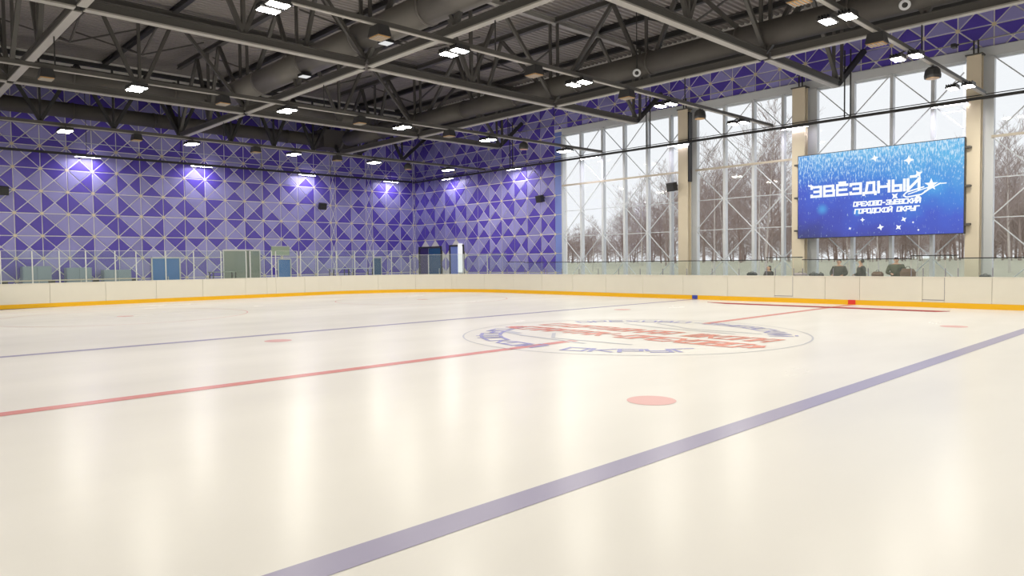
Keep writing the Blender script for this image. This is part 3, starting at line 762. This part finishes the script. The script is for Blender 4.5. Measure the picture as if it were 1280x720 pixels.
# perimeter truss along the left wall with V struts
t = thing('roof_truss', (-31.2, 0, ZB), 'dark steel truss with V struts running along the left wall', 'truss')
ys = [-17.7, -14.3, -10.9, -7.5, -4.15, -.75, 2.2, 4.9, 7.6, 11.1, 14.6]
MB().bar((-31.2, -18.3, ZB-.1), (-31.2, 14.7, ZB-.1), .26, .16).build('bottom_chord', m_steel_d, t)
MB().bar((-31.2, -18.3, 12.6), (-31.2, 17.4, 12.6), .26, .2).build('top_chord', m_steel_d, t)
for a, c in zip(ys, ys[1:]):
    m_ = (a+c)/2
    MB().bar((-31.2, a, ZB), (-31.2, m_, 12.5), .16, .16).build('diagonal', m_steel_d, t); MB().bar((-31.2, c, ZB), (-31.2, m_, 12.5), .16, .16).build('diagonal', m_steel_d, t)
for a in ys: MB().bar((-31.2, a, ZB), (-31.2, a, 12.5), .09, .09).build('vertical', m_steel_d, t)
MB().bar((-31.2, 14.6, ZB), (-31.2, 17.3, 11.6), .18, .18).build('end_strut', m_steel_d, t)
# purlins lengthwise
py = [-16.9, -13.5, -10.1, -7.0, -3.87, -.75, 2.67, 6.08, 9.5, 12.8, 15.95]
for i, Y in enumerate(py):
    if Y in YT: continue
    o = MB().ibeam((-33.9, Y, 13.40), (30, Y, 13.40), .22, .26).build('roof_purlin', m_steel_d)
    tag(o, 'dark lengthwise purlin under the deck, %s counted from the window wall' % ordw(len([1 for q in py[i+1:] if q not in YT])), 'beam', 'roof purlins')
# secondary inverted-V braces under the purlins
k = 0
for X0 in (-27, -17, -6.2, 4.2, 14.8):
    for Y in (2.67, 6.08, 12.8, -3.87, -7.0):
        t = thing('purlin_brace', (X0, Y, 13.2), '', 'brace', 'slim roof braces under the purlins')
        t['label'] = 'slim purlin brace in %s bay from the left wall, %s row from the windows' % (ordw([-27, -17, -6.2, 4.2, 14.8].index(X0)), ordw([12.8, 6.08, 2.67, -3.87, -7.0].index(Y)))
        MB().bar((X0, Y, 12.45), (X0-2.4, Y, 13.3), .07, .07).build('arm', m_steel, t)
        MB().bar((X0, Y, 12.45), (X0+2.4, Y, 13.3), .07, .07).build('arm', m_steel, t)
        MB().bar((X0, Y, 12.45), (X0+1.2, Y+2.6, 13.3), .06, .06).build('stay', m_steel, t)
        MB().bar((X0, Y, 12.45), (X0-1.2, Y-2.6, 13.3), .06, .06).build('stay', m_steel, t)
# dark edge beams hiding the top of the walls
tag(MB().box((-33.9, 17.0, 11.55), (36, 17.6, 12.0)).box((-33.9, 16.9, 12.0), (36, 17.05, 12.7)).build('edge_beam', m_steel_d), 'dark edge beam running above the windows and violet band', 'beam')
tag(MB().box((-33.9, -18.5, 11.6), (-33.3, 16.9, 12.1)).build('edge_beam', m_steel_d), 'dark edge beam running along the top of the left wall', 'beam')
# ducts
def duct(p, q, r, m, label, lower=None):
    d = Vector(q)-Vector(p); L_ = d.length; t = thing('ventilation_duct', p, label, 'duct'); n_ = max(1, int(L_/4))
    for i in range(n_):
        a = Vector(p)+d*(i/n_); c = Vector(p)+d*((i+1)/n_)
        MB().tube([a, c], r, 20).build('duct_section', m, t, True)
        if i: MB().tube([a-d.normalized()*.05, a+d.normalized()*.05], r+.03, 20).build('flange', m, t, True)
    return t
duct((-24.5, -.75, 10.38), (26, -.75, 10.38), .53, m_duct, 'large round grey duct running lengthwise inside the middle truss')
duct((-30, 9.5, 10.12), (26, 9.5, 10.12), .46, m_ductdark, 'large round brown grey duct running lengthwise nearest the windows')
duct((-32.5, -18, 10.3), (-32.5, 10.5, 10.3), .40, m_ductdark, 'round dark duct running along the left wall')
duct((-27.5, -16, 11.0), (-27.5, 11.5, 11.0), .42, m_ductdark, 'second dark duct parallel to the left wall, further into the hall')
t = thing('ventilation_duct', (-32, 11, 10.2), 'bulky dark duct box at the corner end of the left wall duct', 'duct')
MB().box((-33.2, 8.6, 9.75), (-31.6, 11.2, 10.95)).build('plenum', m_ductdark, t)
MB().bar((-32, 11.2, 9.6), (-31.5, 12.6, 10.5), .9, .5).build('outlet', m_steel, t)
# pipes
def pipe(pts, r, m, label, n=8):
    return tag(MB().tube(pts, r, n).build('sprinkler_pipe', m, None, True), label, 'pipe')
pipe([(-26, 17.35, 10.37), (20, 17.35, 10.37)], .03, m_flange, 'thin light pipe running over the violet band above the windows')
pipe([(-33.25, -17, 8.76), (-33.25, 17.1, 8.76)], .02, m_white, 'thin white cable stretched along the left wall above the tube lights')
pipe([(-33.1, 17.25, 8.85), (-21, 17.25, 8.85)], .02, m_white, 'thin white cable stretched across the violet corner left of the windows')

# ---------------------------------------------------------------- lighting rails and lamps
RZ = 8.22
rows_x = [-24.9, -14.7, -4.4, 4.15, 14.6, 24.8]
wr_names = ['nearest the left wall', 'second from the left wall', 'third from the left wall', 'in the upper right of the picture', 'behind the camera', 'farthest behind the camera']
for i, X in enumerate(rows_x):
    t = thing('lighting_rail', (X, 0, RZ), 'light grey lighting rail running toward the windows, '+wr_names[i], 'rail')
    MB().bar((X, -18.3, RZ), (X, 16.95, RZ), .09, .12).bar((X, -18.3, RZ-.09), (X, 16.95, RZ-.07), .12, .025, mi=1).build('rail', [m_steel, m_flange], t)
    for Y in (-10.1, -.75, 9.5): MB().tube([(X, Y, RZ), (X, Y, ZB)], .022, 6).build('hanger_rod', m_steel_d, t)
t = thing('lighting_rail', (-10, 17, 8.0), 'dark cable tray hanging in front of the windows and carrying tube lights', 'rail')
MB().bar((-33.2, 16.98, 8.05), (20, 16.98, 8.05), .14, .10).build('tray', m_steel_d, t); MB().bar((-33.2, 16.9, 8.16), (20, 16.9, 8.16), .03, .03).build('cable', m_black, t)
t = thing('lighting_rail', (-33.3, 0, 8.0), 'dark cable tray hanging along the left wall and carrying tube lights', 'rail')
MB().bar((-33.3, -18, 8.1), (-33.3, 16.9, 8.1), .14, .12).build('tray', m_steel_d, t)
for Y in (-15, -10, -5, 0, 5, 10, 15): MB().tube([(-33.3, Y, 8.1), (-33.3, Y, 11.6)], .015, 6).build('hanger_rod', m_steel_d, t)

# twin floodlight prototype (origin at the rail)
def flood(loc, label):
    x, y, z = loc
    t = thing('twin_floodlight', loc, label, 'lamp', 'lit twin floodlights on the rails')
    for s_ in (-1, 1):
        cx = x+s_*.25
        hb = MB(); z0 = z-.30
        hb.box((cx-.17, y-.27, z0), (cx+.17, y+.27, z0+.05))
        for k in range(5): hb.box((cx-.16+k*.075, y-.24, z0+.05), (cx-.14+k*.075, y+.24, z0+.14))
        o = hb.build('housing', m_dgrey, t)
        MB().add([(cx-.13, y-.23, z0-.012), (cx+.13, y-.23, z0-.012), (cx+.13, y+.23, z0-.012), (cx-.13, y+.23, z0-.012)], [(3,2,1,0)]).build('lens', m_lamp, o)
        MB().bar((cx, y, z0+.14), (x, y, z-.06), .04, .04).build('bracket', m_steel, t)
    return t
def hood(loc, label):
    x, y, z = loc
    t = thing('hooded_lamp', loc, label, 'lamp', 'unlit hooded lamps on the rails')
    MB().add([(x+sx*w_, y+sy*h_, z-dz) for dz, w_, h_ in ((.10, .20, .16), (.38, .25, .21)) for sx, sy in ((-1,-1),(1,-1),(1,1),(-1,1))],
             [(0,1,2,3),(7,6,5,4),(0,4,5,1),(1,5,6,2),(2,6,7,3),(3,7,4,0)]).build('hood', m_dgrey, t)
    MB().box((x-.22, y-.18, z-.405), (x+.22, y+.18, z-.38)).build('grille', m_gold, t)
    for k in range(5): MB().box((x-.20+k*.09, y-.18, z-.42), (x-.17+k*.09, y+.18, z-.40)).build('louvre', m_flange, t)
    MB().bar((x, y, z-.12), (x, y, z-.02), .05, .05).build('bracket', m_steel, t)
    return t
def bell(loc, label):
    x, y, z = loc
    t = thing('bell_lamp', loc, label, 'lamp', 'dark bell shaped lamps on the rails')
    MB().lathe([(.05, -.12), (.14, -.15), (.22, -.24), (.25, -.42), (.24, -.50), (.21, -.50)], 16, 0, (x, y, z)).build('shade', m_dgrey, t, False)
    MB().lathe([(.20, -.49), (.20, -.515)], 16, 0, (x, y, z)).build('lens', m_gold, t)
    MB().bar((x, y, z-.16), (x, y, z-.02), .05, .05).build('bracket', m_steel, t)
    return t
F0 = None; H0 = None; B0 = None
ly = [-13.2, -7.75, -2.35, 3.05, 8.15, 13.75]; hy = [-10.35, -4.85, .9, 5.7]
for i, X in enumerate(rows_x):
    for j, Y in enumerate(ly):
        lab = 'lit floodlight on rail %s, %s from windows' % (wr_names[i], ordw(5-j))
        if F0 is None: F0 = flood((X, Y, RZ), lab)
        else: dup(F0, (X, Y, RZ), lab)
    if i > 3: continue
    for j, Y in enumerate(hy):
        lab = 'unlit hooded lamp on rail %s, %s from windows' % (wr_names[i], ordw(4-j))
        if H0 is None: H0 = hood((X, Y, RZ), lab)
        else: dup(H0, (X, Y, RZ), lab)
    lab = 'dark bell shaped lamp, window end of rail '+wr_names[i]
    if B0 is None: B0 = bell((X, 10.6, RZ), lab)
    else: dup(B0, (X, 10.6, RZ), lab)
# tubes
def tube_light(loc, alongx, label):
    x, y, z = loc; t = thing('tube_light', loc, label, 'lamp', 'lit tube lights on the cable trays')
    d = (.62, 0) if alongx else (0, .62)
    MB().bar((x-d[0]-.04, y-d[1]-(.04 if not alongx else 0), z), (x+d[0]+.04, y+d[1], z), .12, .05).build('housing', m_dgrey, t)
    ex, ey = (.62, .04) if alongx else (.04, .62)
    MB().add([(x-ex, y-ey, z-.032), (x+ex, y-ey, z-.032), (x+ex, y+ey, z-.032), (x-ex, y+ey, z-.032)], [(3,2,1,0)]).build('tube', m_tube, t)
    return t
tx = [-29.0, -22.1, -15.7, -9.6, -3.35, 2.95, 9.3, 15.6]
T0 = T1 = None
for i, X in enumerate(tx):
    lab = 'lit tube light under the window side tray, %s from the corner' % ordw(i)
    if T0 is None: T0 = tube_light((X, 16.98, 7.975), True, lab)
    else: dup(T0, (X, 16.98, 7.975), lab)
for i, Y in enumerate([15.05, 8.25, 1.2, -4.95, -11.4]):
    lab = 'lit tube light under the left wall tray, %s from the corner' % ordw(i)
    if T1 is None: T1 = tube_light((-33.3, Y, 8.015), False, lab)
    else: dup(T1, (-33.3, Y, 8.015), lab)
# small lit panels under the middle duct
for X, lab in ((-9.9, 'small white panel lamp under the middle duct, near the crossing of rail and truss'), (-15.9, 'small white panel lamp under the middle duct, further left')):
    t = thing('panel_lamp', (X, -.95, 9.75), lab, 'lamp')
    MB().box((X-.22, -1.15, 9.72), (X+.22, -.75, 9.82)).build('housing', m_black, t)
    MB().box((X-.2, -1.13, 9.70), (X+.2, -.77, 9.719)).build('panel', m_spot, t)
    MB().bar((X, -.75, 9.8), (X, -.75, 9.95), .05, .05).build('bracket', m_black, t)
# round white sensors
for (u, v, Y, lab) in ((796, 91, 9.0, 'round white sensor hanging below the windows side duct'), (1131, 6, 9.0, 'round white sensor at the top right of the picture')):
    d = f_+r_*(u-640)/foc-u_*(v-360)/foc; tt = (Y-CAM.y)/d.y; P = CAM+d*tt
    t = thing('ceiling_sensor', P, lab, 'sensor')
    a = Vector(P); n = (CAM-a).normalized(); n.z -= .3; n.normalize()
    MB().tube([a-n*.07, a, a+n*.03], [.12, .17, .16], 20).build('body', m_white, t)
    MB().tube([a+n*.03, a+n*.05], [.085, .06], 16).build('lens', m_black, t)
    MB().tube([a+Vector((0, 0, .12)), (a.x, a.y, 12.9)], .02, 6).build('rod', m_steel_d, t)
# wall speakers
def speaker(loc, dirv, label):
    x, y, z = loc; t = thing('wall_speaker', loc, label, 'speaker')
    dx, dy = dirv; a = math.atan2(dy, dx)
    R = Matrix.Rotation(a, 3, 'Z') @ Matrix.Rotation(.25, 3, 'Y')
    def bx(x0, y0, z0, x1, y1, z1, nm, m):
        b = MB().box((x0, y0, z0), (x1, y1, z1)); b.v = [tuple(R @ Vector(v)+Vector(loc)) for v in b.v]; b.build(nm, m, t)
    bx(-.15, -.24, -.22, .15, .24, .22, 'cabinet', m_black)
    bx(.15, -.21, -.19, .165, .21, .19, 'grille', m_dgrey)
    for k in range(4): bx(.165, -.2, -.16+k*.09, .172, .2, -.13+k*.09, 'louvre', m_black)
    bx(-.45, -.04, -.04, -.15, .04, .04, 'bracket', m_black)
speaker((-33.5, 9.45, 5.95), (1, 0), 'black wall speaker on the left violet wall between the tube lights')
speaker((-33.5, -8.85, 5.95), (1, 0), 'black wall speaker on the left violet wall at the picture edge')
speaker((-20.0, 17.25, 5.9), (0, -1), 'black wall speaker on the violet wall just left of the windows')
speaker((-9.85, 16.75, 5.78), (-.1, -1), 'black box speaker mounted on the left beige column')
# small cameras over the columns
for X, lab in ((-3.0, 'small dark camera beside the top of the left screen column'), (2.7, 'small dark camera beside the top of the right screen column')):
    X += .45; t = thing('security_camera', (X, 17.2, 10.2), lab, 'camera')
    MB().box((X-.08, 16.6, 10.12), (X+.08, 16.9, 10.26)).build('body', m_dgrey, t); MB().bar((X, 16.9, 10.2), (X, 17.35, 10.37), .05, .05).build('bracket', m_dgrey, t)

# ---------------------------------------------------------------- bench platform and people
tag(MB().box((-6.5, 15.15, -.03), (6.5, 16.9, .14)).build('bench_platform', m_conc), 'low grey platform behind the side boards', 'platform')
t = thing('player_bench', (0, 16.6, .14), 'long low wooden bench behind the far side boards', 'bench')
MB().box((-3.2, 16.45, .52), (3.2, 16.8, .57)).build('seat', m_wood, t)
for X in (-3, -1, 1, 3): MB().box((X-.03, 16.5, .14), (X+.03, 16.75, .52)).build('leg', m_dgrey, t)

def skin_obj(name, verts, edges, radii, m, parent, sub=2):
    me = bpy.data.meshes.new(name); me.from_pydata(verts, edges, []); me.materials.append(m)
    o = link(name, me, parent); o.modifiers.new('Skin', 'SKIN')
    sl = me.skin_vertices[0].data if me.skin_vertices else None
    if sl is None:
        bpy.context.view_layer.objects.active = o
    sl = me.skin_vertices[0].data
    for i, r in enumerate(radii): sl[i].radius = r if isinstance(r, tuple) else (r, r); sl[i].use_root = (i == 0)
    s2 = o.modifiers.new('Sub', 'SUBSURF'); s2.levels = sub; s2.render_levels = sub
    return o
def person(loc, face, H, label, jm, lean=(0, 0), hands=None, hair_long=False, hood_=False, bulk=1.0, head_turn=0):
    """face: yaw of facing direction in degrees (0 = +X)"""
    t = thing('person', loc, label, 'person')
    a = math.radians(face); F = Vector((math.cos(a), math.sin(a), 0)); Rr = Vector((math.sin(a), -math.cos(a), 0))
    O = Vector(loc)
    def P(fw, rt, z): return tuple(O+F*(fw+lean[0]*max(0, z-.5)*H)+Rr*(rt+lean[1]*max(0, z-.5)*H)+Vector((0, 0, z*H)))
    hip = .53
    V = [P(0, 0, hip), P(0, 0, .62), P(0, 0, .74), P(0, 0, .82), P(.01, 0, .86)]
    E = [(0,1),(1,2),(2,3),(3,4)]; Rd = [.13, .13, .15, .09, .05]
    def addc(root, pts):
        prev = root
        for p, r in pts: V.append(P(*p)); Rd.append(r); E.append((prev, len(V)-1)); prev = len(V)-1
        return prev
    hd = hands or [(.25, -.12, .62), (.25, .12, .62)]
    hand_i = []
    for s_, hp in zip((-1, 1), hd):
        addc(0, [((0, s_*.09, hip-.04), .10), ((.03, s_*.10, .28), .065), ((-.01, s_*.10, .06), .045), ((.10, s_*.11, .025), .035)])
        el = ((hp[0])*.35-.05, s_*(.25*bulk+.02), .64)
        k = addc(3, [((0, s_*.11, .815), .06), ((0, s_*.19*bulk, .80), .06), (el, .045), (hp, .028)])
        hand_i.append(hp)
        # palm and five fingers
        pal = len(V)-1
        for q in range(4):
            addc(pal, [((hp[0]+.05, hp[1]+(q-1.5)*.02, hp[2]-.01), .011), ((hp[0]+.085+.008*(q in (1, 2)), hp[1]+(q-1.5)*.021, hp[2]-.03), .009)])
        addc(pal, [((hp[0]+.02, hp[1]-s_*.04, hp[2]), .011), ((hp[0]+.055, hp[1]-s_*.05, hp[2]+.005), .009)])
    # head as part of the same body
    addc(4, [((.02, 0, .895), .075), ((.025, 0, .935), .085), ((.01, 0, .97), .065)])
    skin_obj('body', V, E, Rd, m_skin, t, 1)
    # jacket (torso + sleeves)
    V2 = []; E2 = []; R2 = []
    def a2(root, pts):
        prev = root
        for p, r in pts:
            V2.append(P(*p)); R2.append(r)
            if prev is not None: E2.append((prev, len(V2)-1))
            prev = len(V2)-1
        return prev
    a2(None, [((0, 0, .47), (.21*bulk, .17)), ((0, 0, .56), (.23*bulk, .18)), ((0, 0, .68), (.22*bulk, .18)), ((0, 0, .78), (.17*bulk, .14)), ((0, 0, .83), (.10, .09))])
    for s_, hp in zip((-1, 1), hd):
        el = ((hp[0])*.35-.05, s_*(.25*bulk+.02), .64)
        a2(3, [((0, s_*.18*bulk, .795), .085), (el, .08), ((hp[0]*.9, hp[1]*1.0, hp[2]), .06)])
    skin_obj('jacket', V2, E2, R2, jm, t, 2)
    # trousers
    V3 = [P(0, 0, .50)]; E3 = []; R3 = [(.15, .13)]
    for s_ in (-1, 1):
        prev = 0
        for p, r in (((0, s_*.09, .44), .11), ((.02, s_*.1, .28), .085), ((0, s_*.1, .05), .075)):
            V3.append(P(*p)); R3.append(r); E3.append((prev, len(V3)-1)); prev = len(V3)-1
    skin_obj('trousers', V3, E3, R3, m_trou, t, 1)
    # hair cap
    hv = [((-.01, 0, .985), .085), ((-.035, 0, .95), .095), ((-.05, 0, .90), .075)]
    if hair_long: hv += [((-.05, 0, .84), .085), ((-.05, 0, .76), .07)]
    if hood_: hv += [((-.05, 0, .85), .11)]
    V4 = [P(*p) for p, r in hv]
    skin_obj('hair', V4, [(i, i+1) for i in range(len(V4)-1)], [r for p, r in hv], m_hair if not hood_ else jm, t, 2)
    # facial features
    hc = Vector(P(.03, 0, .925))
    eb = MB()
    for s_ in (-1, 1):
        c = Vector(P(.108, s_*.03, .938)); eb.tube([c-F*.01, c+F*.006], [.012, .008], 8)
    eb.build('eyes', m_black, t)
    nb = MB(); c = Vector(P(.10, 0, .918)); nb.tube([c+Vector((0, 0, .03)), c+F*.025], [.008, .016], 6); nb.build('nose', m_skin, t)
    c = Vector(P(.095, 0, .895)); MB().bar(c-Rr*.025, c+Rr*.025, .01, .012).build('mouth', mat('lips', srgb(170, 100, 95), .6), t)
    er = MB()
    for s_ in (-1, 1): c = Vector(P(.0, s_*.088, .93)); er.tube([c-Vector((0,0,.03)), c, c+Vector((0,0,.03))], [.012, .02, .012], 6)
    er.build('ears', m_skin, t)
    return t
person((-.92, 16.0, .14), -90, 1.74, 'bulky person in a grey green padded jacket standing left of the thin white mullion', m_jgrey, hands=[(.22, -.2, .60), (.22, .2, .60)], bulk=1.25)
person((-.02, 16.05, .14), 180, 1.74, 'person in a dark grey jacket standing sideways right of the bulky one', m_jgrey, bulk=.9)
person((1.32, 16.05, .14), -60, 1.82, 'person in an olive jacket reaching toward a brown bag right of the bench', m_jolive, lean=(.02, -.03), hands=[(.38, -.3, .68), (.28, .2, .62)], bulk=1.3)
person((-4.1, 16.0, -.03), -110, 1.66, 'person with long dark hair in a dark coat sitting by the left gate', m_jblack, hands=[(.3, -.25, .70), (.28, .15, .66)], hair_long=True)
# bags and small objects on top of / behind the boards
def bag(x, y, z, w_, h_, m, label, nm='bag', cat='bag'):
    t = thing(nm, (x, y, z), label, cat)
    MB().add([(x+sx*w_/2*k, y+sy*.14*k, z+dz) for dz, k in ((0, 1), (h_*.6, 1.05), (h_, .7)) for sx, sy in ((-1,-1),(1,-1),(1,1),(-1,1))],
       [(3,2,1,0),(8,9,10,11)]+[(4*l+i, 4*l+(i+1) % 4, 4*l+4+(i+1) % 4, 4*l+4+i) for l in (0, 1) for i in range(4)]).build('body', m, t)
    MB().tube([(x-w_*.2, y, z+h_*.95), (x-w_*.1, y, z+h_*1.25), (x+w_*.1, y, z+h_*1.25), (x+w_*.2, y, z+h_*.95)], .012, 6).build('handle', m_black, t)
# counter behind the boards on which they rest
t = thing('counter_shelf', (0, 15.35, 1.1), 'narrow shelf fixed behind the side boards', 'shelf')
MB().box((-5.2, 15.14, 1.10), (5.2, 15.6, 1.14)).build('shelf_board', m_wood, t)
for X in (-5, -2.5, 0, 2.5, 5): MB().box((X-.02, 15.2, .14), (X+.02, 15.5, 1.10)).build('bracket', m_dgrey, t)
bag(1.98, 15.4, 1.14, .48, .34, m_bag, 'brown bag with handle held up right of the olive jacket')
bag(.85, 15.4, 1.14, .36, .22, m_bag, 'small brown bag between the sideways person and the olive jacket')
bag(-1.75, 15.4, 1.14, .3, .16, m_black, 'small black bag on the shelf left of the bulky person')
bag(-1.45, 15.4, 1.14, .14, .15, m_dgrey, 'tiny charcoal pouch beside the small black bag')
bag(-2.35, 15.4, 1.14, .5, .16, m_pinkgrey, 'pinkish grey case on the shelf right of the left gate', 'case', 'case')
bag(-4.62, 15.4, 1.14, .36, .18, m_black, 'dark camera bag left of the seated long haired person')
bag(4.6, 15.4, 1.14, .32, .12, m_black, 'low dark bundle on the boards below the right hand window', 'bundle', 'bundle')

# ---------------------------------------------------------------- outside: snow and bare trees
tag(MB().box((-130, 18.3, -.6), (70, 190, -.25)).build('snow_ground', m_snow), 'snow covered ground outside the windows', 'ground', kind='structure')
def gz(Y): return -.25+1.75*max(0, min(1, (Y-39)/9))
b = MB()
for (y0, y1) in ((39, 43), (43, 48), (48, 60), (60, 150)):
    b.add([(-100, y0, gz(y0)+.03), (60, y0, gz(y0)+.03), (60, y1, gz(y1)+.03), (-100, y1, gz(y1)+.03)], [(0,1,2,3)])
b.add([(-100, 39, -.6), (60, 39, -.6), (60, 39, -.22), (-100, 39, -.22)], [(0,1,2,3)])
tag(b.build('grass_verge', m_grass), 'pale frosty grass bank rising to the wood outside', 'ground', kind='structure')
def tree_mesh(seed, H, spread, trunk_r, nb, mats, lean=0):
    rnd = random.Random(seed); b = MB()
    def limb(p, d, L_, r, lvl):
        n = 5 if lvl == 0 else (3 if lvl < 3 else 2); pts = [p]; q = Vector(p); dd = d.copy()
        for i in range(n):
            dd = (dd+Vector((rnd.uniform(-1, 1), rnd.uniform(-1, 1), rnd.uniform(-.5, .9 if lvl < 2 else .4)))*(.05 if lvl == 0 else .2)).normalized()
            q = q+dd*L_/n; pts.append(q.copy())
        rs = [max(.008, r*(1-.85*i/n)) for i in range(n+1)]
        b.tube(pts, rs, 6 if lvl == 0 else 3, 0 if lvl == 0 else 1, cap=False)
        if lvl >= 3: return
        k = (nb, 7, 5)[lvl]
        for j in range(k):
            t = (.22+.76*(j+rnd.random())/k) if lvl == 0 else (.15+.85*rnd.random())
            i = min(n-1, int(t*n)); fr = t*n-i; pp = pts[i].lerp(pts[i+1], fr); base = (pts[i+1]-pts[i]).normalized()
            an = rnd.uniform(0, 2*math.pi)
            side = Vector((math.cos(an), math.sin(an), 0))
            dv = (base*(.75 if lvl == 0 else .8)+side*spread*(1 if lvl == 0 else .9)+Vector((0, 0, .25))).normalized()
            limb(pp, dv, L_*((.42*(1.15-t*.75)) if lvl == 0 else .5)*rnd.uniform(.7, 1.2), max(.012, r*(1-.8*t)*(.42 if lvl == 0 else .5)), lvl+1)
    limb(Vector((0, 0, 0)), Vector((lean, 0, 1)).normalized(), H, trunk_r, 0)
    return b.mesh('tree', mats)
TM = [tree_mesh(1, 13, .8, .16, 26, [m_twig, m_twig]), tree_mesh(2, 12, .95, .18, 26, [m_twig2, m_twig2]), tree_mesh(3, 14, .7, .14, 28, [m_twig, m_twig2]), tree_mesh(4, 9, 1.0, .13, 24, [m_twig2, m_twig])]
BM = [tree_mesh(11, 13, .75, .12, 22, [m_birch, m_twig], .05), tree_mesh(12, 14, .65, .13, 22, [m_birch, m_twig], -.03)]
def ray_ground(u, Y):
    d = f_+r_*(u-640)/foc; t = (Y-CAM.y)/d.y; return CAM.x+d.x*t
k = 0
for i, (u, Y, sc) in enumerate([(741, 44, .42), (787, 42, .55), (803, 47, .66), (868, 40, .75), (893, 38, .85), (906, 42, .7), (948, 37, .85), (957, 40, .95), (1060, 44, .5), (1098, 40, .5), (1146, 42, .5), (1240, 40, .7), (1262, 44, .75)]):
    o = link('birch_tree', BM[i % 2], None, (ray_ground(u, Y), Y, gz(Y)-.08)); o.scale = (sc,)*3; o.rotation_euler = (0, 0, i*1.3)
    where = ['left part of the first window', 'middle of the first window', 'right part of the first window', 'left edge of the second window', 'left part of the second window', 'left mullion of the second window', 'middle of the second window', 'middle of the second window, leaning', 'left part below the screen', 'middle part below the screen', 'right part below the screen', 'left part of the right hand window', 'right part of the right hand window'][i]
    tag(o, 'bare white birch seen through the '+where, 'tree', 'white birches outside')
rnd = random.Random(5)
for i in range(60):
    u = 690+i*10.6+rnd.uniform(-6, 6); Y = rnd.uniform(46, 66)
    o = link('bare_tree', TM[rnd.choice((0, 1, 2))], None, (ray_ground(u, Y), Y, gz(Y)-.08))
    sc = rnd.uniform(.85, 1.1)*(.36 if u < 770 else .50 if u < 815 else (.74 if 830 < u < 1000 else .36 if 1000 < u < 1190 else .62)); o.scale = (sc, sc, sc); o.rotation_euler = (0, 0, rnd.uniform(0, 6))
    tag(o, 'bare grey brown tree in the wood outside the windows', 'tree', 'bare trees in the wood outside')
for i in range(70):
    u = 690+i*9+rnd.uniform(-5, 5); Y = rnd.uniform(70, 100)
    o = link('bare_tree', TM[rnd.choice((1, 3, 2))], None, (ray_ground(u, Y), Y, gz(Y)-.08)); sc = rnd.uniform(.5, .68)*(.7 if u < 800 else .8 if 1000 < u < 1190 else 1); o.scale = (sc*1.5, sc*1.5, sc)
    o.rotation_euler = (0, 0, rnd.uniform(0, 6))
    tag(o, 'bare brown tree far back in the wood outside', 'tree', 'distant bare trees in the wood')
for i in range(46):
    u = 690+i*14+rnd.uniform(-5, 5); Y = rnd.uniform(76, 96)
    o = link('bare_shrub', TM[3], None, (ray_ground(u, Y), Y, gz(Y)-1.3)); sc = rnd.uniform(.5, .62); o.scale = (sc*2.0, sc*2.0, sc); o.rotation_euler = (0, 0, rnd.uniform(0, 6))
    tag(o, 'brown shrub thicket far behind the trees outside', 'shrub', 'distant shrub thicket in the wood')
for i in range(26):
    u = 692+i*24+rnd.uniform(-5, 5); Y = rnd.uniform(54, 66)
    o = link('bare_shrub', TM[3], None, (ray_ground(u, Y), Y, gz(Y)-1.0)); sc = rnd.uniform(.5, .62); o.scale = (sc*1.5, sc*1.5, sc); o.rotation_euler = (0, 0, rnd.uniform(0, 6))
    tag(o, 'low bare shrub thicket at the edge of the wood outside', 'shrub', 'bare shrubs at the wood edge')
